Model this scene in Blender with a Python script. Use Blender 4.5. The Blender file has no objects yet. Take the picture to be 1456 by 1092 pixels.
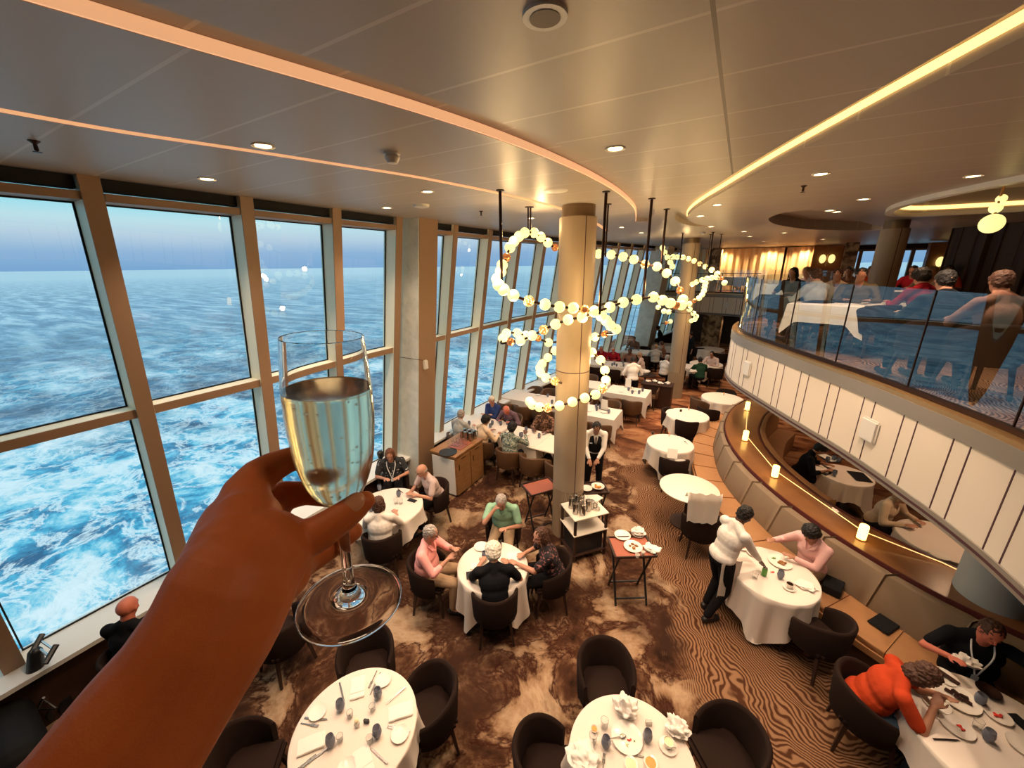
import bpy, bmesh, math, random
from mathutils import Vector, Matrix, noise
random.seed(7)
S = bpy.context.scene
COL = S.collection
pi = math.pi
CAMZ = 4.6; FPX = 547.0; PITCH = math.radians(17.07); ROLL = math.radians(0.6); YAW = math.radians(30)
# ------------------------------------------------------------------ survey helpers (pixel of the 1456x1092 photo -> place)
def ray(u, v):
    x = u-728.; y = -(v-546.)
    c, s = math.cos(-ROLL), math.sin(-ROLL)
    x, y = c*x-s*y, s*x+c*y
    F = FPX*math.cos(PITCH)+y*math.sin(PITCH); U = -FPX*math.sin(PITCH)+y*math.cos(PITCH)
    return Vector((x*math.cos(YAW)-F*math.sin(YAW), x*math.sin(YAW)+F*math.cos(YAW), U))
def P(u, v, z):                      # where the view line meets the horizontal plane z
    d = ray(u, v); t = (z-CAMZ)/d.z
    return Vector((d.x*t, d.y*t, z))
def PD(u, v, dist):                  # point at a horizontal distance
    d = ray(u, v); t = dist/math.hypot(d.x, d.y)
    return Vector((d.x*t, d.y*t, CAMZ+d.z*t))
def PZ(u, v, depth):                 # point at a depth along the optical axis
    d = ray(u, v); return d*(depth/FPX)+Vector((0, 0, CAMZ))
def proj(p):
    p = Vector(p)-Vector((0, 0, CAMZ))
    R = p.x*math.cos(YAW)+p.y*math.sin(YAW); F = -p.x*math.sin(YAW)+p.y*math.cos(YAW)
    d = F*math.cos(PITCH)-p.z*math.sin(PITCH); U = F*math.sin(PITCH)+p.z*math.cos(PITCH)
    x, y = R*FPX/d, U*FPX/d
    c, s = math.cos(ROLL), math.sin(ROLL)
    x, y = c*x-s*y, s*x+c*y
    return 728+x, 546-y
# ------------------------------------------------------------------ materials
M = {}
def mat(name, col, rough=.6, metal=0., spec=.5, emit=None, estr=0., bump=0., bscale=60., var=0., vscale=8., sheen=0., trans=0., ior=1.45, coat=0., bd=.01):
    m = bpy.data.materials.new(name); m.use_nodes = True; nt = m.node_tree; b = nt.nodes['Principled BSDF']
    b.inputs['Base Color'].default_value = (*col, 1); b.inputs['Roughness'].default_value = rough
    b.inputs['Metallic'].default_value = metal; b.inputs['Specular IOR Level'].default_value = spec
    b.inputs['Transmission Weight'].default_value = trans; b.inputs['IOR'].default_value = ior
    b.inputs['Coat Weight'].default_value = coat
    if sheen: b.inputs['Sheen Weight'].default_value = sheen
    if emit: b.inputs['Emission Color'].default_value = (*emit, 1); b.inputs['Emission Strength'].default_value = estr
    tc = nt.nodes.new('ShaderNodeTexCoord')
    if var:
        n = nt.nodes.new('ShaderNodeTexNoise'); n.inputs['Scale'].default_value = vscale; n.inputs['Detail'].default_value = 5
        nt.links.new(tc.outputs['Object'], n.inputs['Vector'])
        mx = nt.nodes.new('ShaderNodeMix'); mx.data_type = 'RGBA'
        mx.inputs[6].default_value = (*[c*(1-var) for c in col], 1); mx.inputs[7].default_value = (*[min(1, c*(1+var)) for c in col], 1)
        nt.links.new(n.outputs['Fac'], mx.inputs[0]); nt.links.new(mx.outputs[2], b.inputs['Base Color'])
    if bump:
        n = nt.nodes.new('ShaderNodeTexNoise'); n.inputs['Scale'].default_value = bscale; n.inputs['Detail'].default_value = 3
        nt.links.new(tc.outputs['Object'], n.inputs['Vector'])
        bp = nt.nodes.new('ShaderNodeBump'); bp.inputs['Strength'].default_value = bump; bp.inputs['Distance'].default_value = bd
        nt.links.new(n.outputs['Fac'], bp.inputs['Height']); nt.links.new(bp.outputs[0], b.inputs['Normal'])
    M[name] = m
    return m
class NT:                            # tiny node-graph helper
    def __init__(s, name):
        s.m = bpy.data.materials.new(name); s.m.use_nodes = True; s.t = s.m.node_tree; s.b = s.t.nodes['Principled BSDF']; M[name] = s.m
        s.tc = s.t.nodes.new('ShaderNodeTexCoord')
    def n(s, kind, ins=None, **kw):
        nd = s.t.nodes.new('ShaderNode'+kind)
        for k, v in kw.items(): setattr(nd, k, v)
        for k, v in (ins or {}).items():
            if hasattr(v, 'node'): s.t.links.new(v, nd.inputs[k])
            else: nd.inputs[k].default_value = v
        return nd
    def math(s, op, a, b=0., c=None):
        ins = {0: a, 1: b}
        if c is not None: ins[2] = c
        return s.n('Math', ins, operation=op).outputs[0]
    def noise(s, vec, scale, detail=4, dist=0., rough=.5):
        return s.n('TexNoise', {'Vector': vec, 'Scale': scale, 'Detail': detail, 'Distortion': dist, 'Roughness': rough}).outputs['Fac']
    def ramp(s, fac, stops, interp='LINEAR'):
        r = s.n('ValToRGB', {0: fac}); r.color_ramp.interpolation = interp
        e = r.color_ramp.elements
        while len(e) < len(stops): e.new(.5)
        for el, (p, c) in zip(e, stops): el.position = p; el.color = (*c, 1)
        return r.outputs[0]
    def mix(s, fac, a, b, bt='MIX'):
        nd = s.n('Mix', data_type='RGBA', blend_type=bt)
        for i, v in ((0, fac), (6, a), (7, b)):
            if hasattr(v, 'node'): s.t.links.new(v, nd.inputs[i])
            else: nd.inputs[i].default_value = v if i == 0 else (*v, 1)
        return nd.outputs[2]
    def base(s, c): s.t.links.new(c, s.b.inputs['Base Color'])
    def bump(s, h, st=.3, d=.01):
        b = s.n('Bump', {'Height': h, 'Strength': st, 'Distance': d}); s.t.links.new(b.outputs[0], s.b.inputs['Normal'])

mat('frame_cream', (.92, .86, .67), .45); mat('tan_and_frame_shade', (.31, .195, .12), .5, var=.06)
mat('black_shade', (.008, .008, .01), .8); mat('white_ledge', (.72, .70, .66), .35)
mat('dark_panel', (.05, .022, .014), .5, var=.3); mat('wood_dark', (.035, .014, .009), .45, var=.3, vscale=20)
mat('chair_fabric', (.022, .012, .009), .95, bump=.3, bscale=400, spec=.15, var=.2)
mat('chair_leather', (.10, .047, .020), .55, var=.15); mat('chair_leg', (.03, .014, .009), .5)
mat('cloth', (.73, .64, .56), .85, bump=.3, bscale=9); mat('napkin', (.80, .74, .67), .8)
mat('china', (.80, .74, .66), .2, coat=.3); mat('steel', (.42, .40, .38), .22, 1.); mat('black_plastic', (.012, .012, .014), .4)
mat('brass', (.55, .30, .13), .28, 1.); mat('copper_glow', (.70, .28, .12), .25, .9, emit=(1, .30, .08), estr=.25, var=.6, vscale=30)
mat('rod_metal', (.055, .028, .02), .35, .8)
mat('column_skin', (.38, .29, .20), .5, .1, var=.04, bump=.05, bscale=300); mat('column_cap', (.22, .15, .09), .35, .6)
mat('pale_laminate', (.80, .72, .60), .35); mat('tray_red', (.33, .10, .06), .35); mat('tray_black', (.02, .015, .013), .35)
mat('stand_black', (.012, .011, .011), .5); mat('detector_white', (.7, .66, .6), .4)
mat('globe', (.9, .85, .5), .3, emit=(1, .86, .33), estr=1.1); spotglobe = None
mat('candle', (.9, .75, .3), .3, emit=(1, .60, .13), estr=6.); mat('lamp_disc', (1, .9, .7), .4, emit=(1, .72, .40), estr=14.)
mat('led', (.9, .6, .4), .5, emit=(1, .50, .24), estr=.72); mat('led_y', (1, .7, .3), .5, emit=(1, .62, .20), estr=2.2)  # led: glow painted on slot walls for hidden cove light; led_y: the LED
mat('glow_line', (1, .7, .3), .5, emit=(1, .55, .2), estr=1.6)
mat('fascia', (.74, .66, .56), .6, bump=.15, bscale=200); mat('fascia_grey', (.26, .235, .205), .4, .2); mat('seam', (.07, .025, .03), .6)
mat('rail_gold', (.50, .30, .13), .25, .7); mat('soffit', (.16, .11, .08), .6)
mat('seat_tan', (.38, .185, .075), .7, bump=.3, bscale=150, var=.1); mat('back_linen', (.26, .185, .12), .85, bump=.3, bscale=220, var=.08)
mat('ledge_wood', (.26, .115, .045), .3, var=.25, vscale=5, coat=.2); mat('maroon', (.10, .018, .015), .5)
mat('col_blue', (.42, .45, .46), .6, bump=.1); mat('drape_dark', (.05, .028, .02), .6, .3, var=.3)
mat('curtain', (.86, .64, .38), .8); mat('leather_black', (.010, .010, .011), .75, spec=.2)
mat('eye', (.02, .012, .01), .2); mat('lip', (.35, .09, .07), .5); mat('nail', (.62, .30, .16), .3, coat=.3)
mat('blue_glass', (.30, .33, .42), .12, trans=.55); mat('food_red', (.7, .04, .02), .4); mat('food_green', (.10, .25, .04), .5)
mat('food_brown', (.30, .13, .04), .6, var=.4, vscale=60); mat('food_orange', (.75, .30, .06), .4, var=.3, vscale=60); mat('choc', (.035, .012, .008), .5)
mat('cream_food', (.82, .68, .42), .5); mat('can_green', (.10, .28, .06), .3, .5); mat('coffee', (.02, .008, .004), .15); mat('paper', (.85, .8, .72), .6)
mat('butter', (.8, .55, .2), .5); mat('shoe', (.012, .010, .010), .4); mat('metal_tube', (.6, .6, .62), .25, 1.)
mat('bright_white', (.80, .80, .82), .5)
def cl(name, col, var=.1, **k): return mat(name, col, .95, spec=.12, bump=.6, bscale=12, var=var, bd=.016, **k)
cl('shirt_green', (.27, .47, .33)); cl('shirt_pink', (.86, .38, .36)); cl('shirt_black', (.010, .010, .012)); cl('shirt_beige', (.56, .42, .39)); cl('shirt_white', (.78, .72, .66))
cl('shirt_peach', (.75, .55, .38)); cl('shirt_blue', (.03, .05, .16)); cl('shirt_purple', (.16, .10, .13)); cl('blouse_pink', (.80, .48, .46)); cl('shirt_red', (.45, .05, .015)); cl('shirt_grey', (.40, .39, .37))
cl('shirt_darkgreen', (.02, .06, .035)); cl('shirt_brown', (.20, .10, .07)); cl('trouser_black', (.010, .009, .010)); cl('trouser_khaki', (.38, .26, .16)); cl('knit', (.55, .42, .30)); cl('shirt_crimson', (.28, .01, .02)); cl('shirt_olive', (.15, .11, .06)); cl('jeans', (.05, .09, .14))
def hair(name, col): return mat(name, col, .6, bump=.8, bscale=70, var=.25, vscale=40)
hair('hair_black', (.008, .006, .005)); hair('hair_brown', (.07, .028, .015)); hair('hair_grey', (.34, .30, .27)); hair('hair_white', (.70, .64, .54)); hair('hair_red', (.13, .045, .02)); hair('hair_light', (.33, .19, .10))
def skin(name, col): return mat(name, col, .5, bump=.05, bscale=200, var=.08, vscale=14)
skin('skin_light', (.47, .23, .15)); skin('skin_tan', (.36, .17, .10)); skin('skin_dark', (.12, .05, .03)); skin('skin_red', (.55, .16, .10))
t = NT('globe_fret'); o = t.tc.outputs['Object']; k_ = t.ramp(t.n('TexVoronoi', {'Vector': o, 'Scale': 38.}).outputs['Distance'], [(.25, (1, 1, 1)), (.5, (0, 0, 0))])
t.base(t.mix(k_, (.45, .22, .06), (.9, .8, .5))); t.t.links.new(t.mix(k_, (.25, .10, .02), (1, .76, .34)), t.b.inputs['Emission Color']); t.b.inputs['Emission Strength'].default_value = 2.4
# patterned cloth: floral black, black/white, teal knit
def spotcloth(name, a, b, scale, lo, hi):
    t = NT(name); t.b.inputs['Roughness'].default_value = .9
    f = t.noise(t.tc.outputs['Object'], scale, 3, .6)
    t.base(t.ramp(f, [(lo, a), (hi, b)]))
spotcloth('floral', (.012, .008, .012), (.42, .16, .14), 26, .56, .66); spotcloth('bw_print', (.02, .022, .025), (.6, .6, .6), 22, .62, .66)
spotcloth('teal_print', (.05, .10, .10), (.45, .45, .36), 34, .42, .6); spotcloth('brown_print', (.05, .02, .012), (.35, .17, .10), 24, .45, .6); spotcloth('marble', (.10, .06, .03), (.50, .36, .22), 3.5, .40, .62)
# hand skin
t = NT('hand_skin'); t.b.inputs['Roughness'].default_value = .55; t.b.inputs['Subsurface Weight'].default_value = .12; t.b.inputs['Subsurface Radius'].default_value = (.01, .004, .002); t.b.inputs['Specular IOR Level'].default_value = .35
o = t.tc.outputs['Object']
t.base(t.mix(t.noise(o, 30, 5), (.43, .110, .026), (.55, .155, .040)))
t.bump(t.math('ADD', t.noise(o, 900, 3), t.noise(o, 120, 4, 1.)), .12, .002)
# concrete / plaster on the window column
t = NT('plaster'); t.b.inputs['Roughness'].default_value = .6; o = t.tc.outputs['Object']
t.base(t.ramp(t.noise(o, 3.5, 9, .3, .65), [(.3, (.56, .57, .52)), (.6, (.76, .76, .69))])); t.bump(t.noise(o, 8, 6), .1)
# wood cabinet
t = NT('oak'); t.b.inputs['Roughness'].default_value = .4
mp = t.n('Mapping', {'Vector': t.tc.outputs['Object'], 'Scale': (2., 2., 14.)}).outputs[0]
t.base(t.ramp(t.noise(mp, 2.5, 6, 1.2), [(.3, (.22, .105, .04)), (.7, (.34, .17, .07))]))
# ceiling: satin metal panels with light joints
t = NT('ceiling_panel'); t.b.inputs['Roughness'].default_value = .40; t.b.inputs['Metallic'].default_value = .0; t.b.inputs['Specular IOR Level'].default_value = .4; o = t.tc.outputs['Object']
sp = t.n('SeparateXYZ', {0: o}); X, Y = sp.outputs[0], sp.outputs[1]
ph = t.math('MULTIPLY', t.math('LESS_THAN', X, t.math('ADD', -2.08, t.math('MULTIPLY', t.math('MINIMUM', Y, 3.), .27))), .25)
fr = t.math('FRACT', t.math('DIVIDE', t.math('ADD', t.math('SUBTRACT', Y, 1.70), ph), .53))
l1 = t.math('LESS_THAN', fr, .035)
fx = t.math('MULTIPLY', t.math('LESS_THAN', t.math('ABSOLUTE', t.math('ADD', X, .20)), .008), t.math('LESS_THAN', Y, 5.))
c = t.mix(l1, (.40, .345, .295), (.52, .47, .41)); c = t.mix(fx, c, (.12, .09, .07)); t.base(c)
t.bump(t.math('ADD', t.math('MULTIPLY', t.math('SUBTRACT', 1, l1), .3), t.math('MULTIPLY', t.noise(o, 700, 2), .06)), .12)
# carpet
t = NT('carpet'); t.b.inputs['Roughness'].default_value = 1.; t.b.inputs['Specular IOR Level'].default_value = .1; o = t.tc.outputs['Object']
sp = t.n('SeparateXYZ', {0: o}); X, Y = sp.outputs[0], sp.outputs[1]
n1 = t.noise(o, 1.3, 11, .35, .66)
c1 = t.ramp(n1, [(.36, (.018, .008, .005)), (.45, (.060, .025, .013)), (.495, (.13, .066, .034)), (.54, (.27, .165, .095)), (.62, (.42, .295, .19)), (.72, (.16, .075, .035))])
vein = t.math('ABSOLUTE', t.math('SUBTRACT', t.noise(o, 1.3, 8, .5, .62), .5))
c1 = t.mix(t.ramp(vein, [(.0, (1, 1, 1)), (.03, (0, 0, 0))]), c1, (.035, .010, .006))
patch = t.ramp(t.noise(t.n('Mapping', {'Vector': o, 'Location': (7, 3, 0)}).outputs[0], .75, 5, .8), [(.50, (0, 0, 0)), (.56, (1, 1, 1))])
c1 = t.mix(t.math('MULTIPLY', patch, .55), c1, (.045, .020, .012))
# finger-print ridges along the aisle
w = t.n('Mapping', {'Vector': o, 'Location': (.15, -4.1, 0), 'Rotation': (0, 0, .5), 'Scale': (1., .55, 1)}).outputs[0]
dn = t.n('TexNoise', {'Vector': o, 'Scale': 1.3, 'Detail': 3}).outputs['Color']
w2 = t.n('VectorMath', {0: w, 1: t.n('VectorMath', {0: dn, 'Scale': .55}, operation='SCALE').outputs[0]}, operation='ADD').outputs[0]
rw = t.n('TexWave', {'Vector': w2, 'Scale': 10.5, 'Distortion': 2.6, 'Detail': 2., 'Detail Scale': .9, 'Detail Roughness': .45}, wave_type='RINGS', rings_direction='Z').outputs['Fac']
c2 = t.ramp(rw, [(.2, (.065, .025, .012)), (.7, (.25, .135, .072))])
edge = t.math('ADD', t.math('ADD', X, t.math('MULTIPLY', t.math('SUBTRACT', Y, 4.4), .45)), t.math('MULTIPLY', t.math('SUBTRACT', t.noise(o, 1.7, 4), .5), 1.2))
mk = t.math('MULTIPLY', t.ramp(t.math('ADD', edge, .2), [(.0, (0, 0, 0)), (.25, (1, 1, 1))]), t.ramp(t.math('DIVIDE', t.math('SUBTRACT', 10.5, Y), 3), [(0, (0, 0, 0)), (1, (1, 1, 1))]))
cc = t.mix(mk, c1, c2)
far = t.ramp(t.math('DIVIDE', t.math('SUBTRACT', Y, 8.5), 3), [(0, (0, 0, 0)), (1, (1, 1, 1))])
c3 = t.ramp(t.noise(t.n('Mapping', {'Vector': o, 'Scale': (1, 2.2, 1)}).outputs[0], 1.3, 5, .8), [(.38, (.07, .02, .010)), (.5, (.26, .10, .045)), (.62, (.40, .19, .09))])
cc = t.mix(far, cc, c3); t.base(cc); t.bump(t.noise(o, 500, 2), .4)
# sea
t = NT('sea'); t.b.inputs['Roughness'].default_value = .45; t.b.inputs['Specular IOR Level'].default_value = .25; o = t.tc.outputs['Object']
mp = t.n('Mapping', {'Vector': o, 'Rotation': (0, 0, -.30), 'Scale': (.75, 1., 1)}).outputs[0]
big = t.noise(mp, .05, 4, .5, .5); fine = t.noise(mp, .26, 13, .35, .70); lace = t.math('ABSOLUTE', t.math('SUBTRACT', t.noise(mp, .42, 12, .5, .68), .5))
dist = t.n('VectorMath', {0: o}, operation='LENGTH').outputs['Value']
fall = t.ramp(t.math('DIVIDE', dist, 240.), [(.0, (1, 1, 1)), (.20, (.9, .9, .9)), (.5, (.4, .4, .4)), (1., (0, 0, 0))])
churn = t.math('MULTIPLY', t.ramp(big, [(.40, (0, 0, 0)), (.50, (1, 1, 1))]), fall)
base = t.ramp(fine, [(.40, (.012, .045, .10)), (.52, (.035, .12, .24)), (.60, (.12, .30, .46)), (.68, (.55, .74, .84))])
turq = t.ramp(fine, [(.38, (.02, .12, .26)), (.455, (.035, .30, .52)), (.50, (.10, .54, .76)), (.545, (.38, .74, .86)), (.60, (.82, .90, .93))])
c = t.mix(churn, base, turq)
lc = t.math('MULTIPLY', t.ramp(lace, [(.0, (1, 1, 1)), (.020, (.6, .6, .6)), (.05, (0, 0, 0))]), t.math('MULTIPLY', t.math('ADD', .35, t.math('MULTIPLY', churn, .65)), t.math('ADD', .2, t.math('MULTIPLY', fall, .8))))
c = t.mix(lc, c, (.88, .94, .96))
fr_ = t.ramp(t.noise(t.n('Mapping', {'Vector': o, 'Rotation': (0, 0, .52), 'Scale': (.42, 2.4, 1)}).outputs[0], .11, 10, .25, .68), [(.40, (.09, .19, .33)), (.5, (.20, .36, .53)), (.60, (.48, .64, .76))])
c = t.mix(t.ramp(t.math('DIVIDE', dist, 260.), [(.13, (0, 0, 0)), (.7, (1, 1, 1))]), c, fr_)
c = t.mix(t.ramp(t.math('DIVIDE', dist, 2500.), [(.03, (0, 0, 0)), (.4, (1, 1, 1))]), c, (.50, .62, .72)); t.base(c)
t.bump(t.noise(mp, .5, 8, .4), .6, .6)
# thin architectural glass: mirror-like film mixed with clear
def thin_glass(name, tint, ior):
    m = bpy.data.materials.new(name); m.use_nodes = True; nt = m.node_tree; nt.nodes.remove(nt.nodes['Principled BSDF']); out = nt.nodes['Material Output']
    tr = nt.nodes.new('ShaderNodeBsdfTransparent'); tr.inputs[0].default_value = (*tint, 1)
    gl = nt.nodes.new('ShaderNodeBsdfGlossy'); gl.inputs['Roughness'].default_value = .0; gl.inputs[0].default_value = (1, 1, 1, 1)
    lw = nt.nodes.new('ShaderNodeLayerWeight'); lw.inputs[0].default_value = .5      # facing term: same from both sides
    pw = nt.nodes.new('ShaderNodeMath'); pw.operation = 'POWER'; pw.inputs[1].default_value = 5.; nt.links.new(lw.outputs['Facing'], pw.inputs[0])
    ml = nt.nodes.new('ShaderNodeMath'); ml.operation = 'MULTIPLY_ADD'; ml.use_clamp = True
    f0 = ior; ml.inputs[1].default_value = 1-f0; ml.inputs[2].default_value = f0; nt.links.new(pw.outputs[0], ml.inputs[0])
    mx = nt.nodes.new('ShaderNodeMixShader'); nt.links.new(ml.outputs[0], mx.inputs[0]); nt.links.new(tr.outputs[0], mx.inputs[1]); nt.links.new(gl.outputs[0], mx.inputs[2])
    nt.links.new(mx.outputs[0], out.inputs[0]); M[name] = m
thin_glass('pane', (.95, .98, .98), .05); thin_glass('rail_glass', (.80, .90, .95), .13)
def solid_glass(name, col, rough=0., ior=1.45):
    m = mat(name, col, rough, trans=1., ior=ior); return m
solid_glass('glassware', (.97, .98, .98)); solid_glass('wine', (.99, .94, .66), .16, 1.33)
# ------------------------------------------------------------------ mesh helpers
def new_obj(name, me, parent=None, world=True):
    o = bpy.data.objects.new(name, me); COL.objects.link(o)
    if parent is not None:
        o.parent = parent
        if world: o.matrix_parent_inverse = WM(parent).inverted()
    return o
def WM(o):
    m = Matrix.LocRotScale(o.location, o.rotation_euler, o.scale)
    return WM(o.parent) @ o.matrix_parent_inverse @ m if o.parent else m
def obj(name, bm, m, parent=None, smooth=True, world=True, label=None, ang=40):
    me = bpy.data.meshes.new(name); bmesh.ops.recalc_face_normals(bm, faces=bm.faces[:]); bm.to_mesh(me); bm.free()
    for k in (m if isinstance(m, (list, tuple)) else [m]): me.materials.append(M[k])
    if smooth:
        me.polygons.foreach_set('use_smooth', [True]*len(me.polygons))
        try: me.set_sharp_from_angle(angle=math.radians(ang))
        except Exception: pass
    o = new_obj(name, me, parent, world)
    if label: o['label'] = label
    return o
def thing(name, label, cat, loc=(0, 0, 0), rz=0., group=None):
    o = bpy.data.objects.new(name, None); COL.objects.link(o); o.location = loc; o.rotation_euler = (0, 0, rz); o.empty_display_size = .1
    return tag(o, label, cat, group)
def tag(o, label, cat, group=None, kind=None):
    if label and not 4 <= len(label.split()) <= 16: print('LABEL', label)
    if label: o['label'] = label
    if cat: o['category'] = cat
    if group: o['group'] = group
    if kind: o['kind'] = kind
    return o
def struct(o): o['kind'] = 'structure'; return o
def dup(root, loc, rz, label, group=None):
    r = root.copy(); COL.objects.link(r); r.location = loc; r.rotation_euler = (0, 0, rz); r['label'] = label
    if group: r['group'] = group
    def rec(a, b):
        for ch in list(a.children):
            c = ch.copy(); COL.objects.link(c); c.parent = b; rec(ch, c)
    rec(root, r); return r
def BM(): return bmesh.new()
def box(bm, c, s, rz=0., bev=0., mi=0):
    r = bmesh.ops.create_cube(bm, size=1.); vs = r['verts']
    bmesh.ops.scale(bm, vec=s, verts=vs)
    if bev:
        es = list({e for v in vs for e in v.link_edges}); rr = bmesh.ops.bevel(bm, geom=es, offset=bev, segments=2, affect='EDGES'); vs = list({v for f in rr['faces'] for v in f.verts} | {v for v in vs if v.is_valid})
        vs = [v for v in vs if v.is_valid]
    m = Matrix.Translation(c) @ Matrix.Rotation(rz, 4, 'Z'); bmesh.ops.transform(bm, matrix=m, verts=vs)
    if mi:
        for v in vs:
            for f in v.link_faces: f.material_index = mi
    return vs
def prism(bm, pts, z0, z1):          # closed vertical prism from a plan polygon
    a = [bm.verts.new((p[0], p[1], z0)) for p in pts]; b = [bm.verts.new((p[0], p[1], z1)) for p in pts]; n = len(pts)
    bm.faces.new(a[::-1]); bm.faces.new(b)
    for i in range(n): bm.faces.new((a[i], a[(i+1) % n], b[(i+1) % n], b[i]))
def hexa(bm, lo, hi):                # eight-corner solid: two quads
    a = [bm.verts.new(p) for p in lo]; b = [bm.verts.new(p) for p in hi]
    bm.faces.new(a[::-1]); bm.faces.new(b)
    for i in range(4): bm.faces.new((a[i], a[(i+1) % 4], b[(i+1) % 4], b[i]))
def lathe(bm, prof, c=(0, 0, 0), n=24, cap=True, axis=None):
    rings = []
    q = Vector((0, 0, 1)).rotation_difference(Vector(axis)).to_matrix() if axis is not None else Matrix.Identity(3)
    for r, z in prof:
        rings.append([bm.verts.new(Vector(c)+q @ Vector((r*math.cos(2*pi*i/n), r*math.sin(2*pi*i/n), z))) for i in range(n)])
    for a, b in zip(rings, rings[1:]):
        for i in range(n): bm.faces.new((a[i], a[(i+1) % n], b[(i+1) % n], b[i]))
    if cap: bm.faces.new(rings[0][::-1]); bm.faces.new(rings[-1])
def tube(bm, pts, r, n=8, closed=False):
    pts = [Vector(p) for p in pts]; N = len(pts); rings = []; up = Vector((.13, .21, 1)).normalized()
    rr = r if isinstance(r, (list, tuple)) else [r]*N
    for i, p in enumerate(pts):
        a = pts[(i-1) % N] if (closed or i > 0) else p; b = pts[(i+1) % N] if (closed or i < N-1) else p
        t = (b-a).normalized(); s = t.cross(up)
        if s.length < 1e-3: s = t.cross(Vector((1, 0, 0)))
        s.normalize(); w = t.cross(s)
        rings.append([bm.verts.new(p+rr[i]*(math.cos(2*pi*k/n)*s+math.sin(2*pi*k/n)*w)) for k in range(n)])
    L = N if closed else N-1
    for i in range(L):
        a, b = rings[i], rings[(i+1) % N]
        for k in range(n): bm.faces.new((a[k], a[(k+1) % n], b[(k+1) % n], b[k]))
    if not closed: bm.faces.new(rings[0][::-1]); bm.faces.new(rings[-1])
def ball(bm, c, r, seg=16, rot=None):
    r = (r, r, r) if not isinstance(r, (tuple, list)) else r
    m = Matrix.Translation(c) @ (rot.to_4x4() if rot is not None else Matrix.Identity(4)) @ Matrix.Diagonal((*r, 1))
    bmesh.ops.create_uvsphere(bm, u_segments=seg, v_segments=max(6, seg//2+1), radius=1., matrix=m)
def cap(bm, p0, r0, p1, r1, n=12):   # tapered capsule
    p0 = Vector(p0); p1 = Vector(p1); d = p1-p0; L = d.length or 1e-5; d = d/L
    rings = []
    for a in range(-4, 1): rings.append((p0+d*(r0*math.sin(a*pi/8)), r0*math.cos(a*pi/8)))
    for a in range(0, 5): rings.append((p1+d*(r1*math.sin(a*pi/8)), r1*math.cos(a*pi/8)))
    s = d.orthogonal().normalized(); w = d.cross(s); R = []
    for c, r in rings:
        if r < 1e-6: R.append([bm.verts.new(c)])
        else: R.append([bm.verts.new(c+r*(math.cos(2*pi*k/n)*s+math.sin(2*pi*k/n)*w)) for k in range(n)])
    for a, b in zip(R, R[1:]):
        for k in range(n):
            k2 = (k+1) % n
            if len(a) == 1: bm.faces.new((a[0], b[k2], b[k]))
            elif len(b) == 1: bm.faces.new((a[k], a[k2], b[0]))
            else: bm.faces.new((a[k], a[k2], b[k2], b[k]))
def catmull(pts, per=6, closed=False):
    pts = [Vector(p) for p in pts]; N = len(pts); out = []
    for i in range(N if closed else N-1):
        if closed: p = [pts[(i+k) % N] for k in (-1, 0, 1, 2)]
        else: p = [pts[max(0, i-1)], pts[i], pts[i+1], pts[min(N-1, i+2)]]
        for k in range(per):
            t = k/per
            out.append(.5*((2*p[1])+(p[2]-p[0])*t+(2*p[0]-5*p[1]+4*p[2]-p[3])*t*t+(3*p[1]-p[0]-3*p[2]+p[3])*t**3))
    if not closed: out.append(pts[-1])
    return out
def resample(pts, step):
    out = [pts[0].copy()]; acc = 0.
    for a, b in zip(pts, pts[1:]):
        L = (b-a).length; pos = step-acc
        while pos <= L: out.append(a+(b-a)*(pos/L)); pos += step
        acc = (acc+L) % step
    return out
def offset(pts, d):                  # plan offset of a polyline (left positive)
    out = []
    for i, p in enumerate(pts):
        a = pts[max(0, i-1)]; b = pts[min(len(pts)-1, i+1)]; t = (b-a); t = Vector((t.x, t.y, 0)).normalized()
        out.append(p+Vector((-t.y, t.x, 0))*d)
    return out
def sweep(bm, path, prof, closed_prof=True):   # profile (offset to the left, z) along a plan polyline
    R = []
    for i, p in enumerate(path):
        a = path[max(0, i-1)]; b = path[min(len(path)-1, i+1)]; t = (b-a); t = Vector((t.x, t.y, 0)).normalized(); nrm = Vector((-t.y, t.x, 0))
        R.append([bm.verts.new((p.x+nrm.x*o, p.y+nrm.y*o, z)) for o, z in prof])
    n = len(prof)
    for a, b in zip(R, R[1:]):
        for k in range(n if closed_prof else n-1): bm.faces.new((a[k], a[(k+1) % n], b[(k+1) % n], b[k]))
    if closed_prof: bm.faces.new(R[0][::-1]); bm.faces.new(R[-1])
def remeshed(name, bm, m, parent, vox, smooth=4, world=True, sub=0):
    bmesh.ops.recalc_face_normals(bm, faces=bm.faces[:])
    me = bpy.data.meshes.new('tmp'); bm.to_mesh(me); bm.free(); o = bpy.data.objects.new('tmp', me); COL.objects.link(o)
    md = o.modifiers.new('r', 'REMESH'); md.mode = 'VOXEL'; md.voxel_size = vox
    if smooth: s = o.modifiers.new('s', 'SMOOTH'); s.iterations = smooth; s.factor = .5
    dg = bpy.context.evaluated_depsgraph_get(); dg.update()
    e = bpy.data.meshes.new_from_object(o.evaluated_get(dg)); bpy.data.objects.remove(o); bpy.data.meshes.remove(me)
    e.name = name; e.materials.clear(); e.materials.append(M[m]); e.polygons.foreach_set('use_smooth', [True]*len(e.polygons))
    return new_obj(name, e, parent, world)
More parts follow.
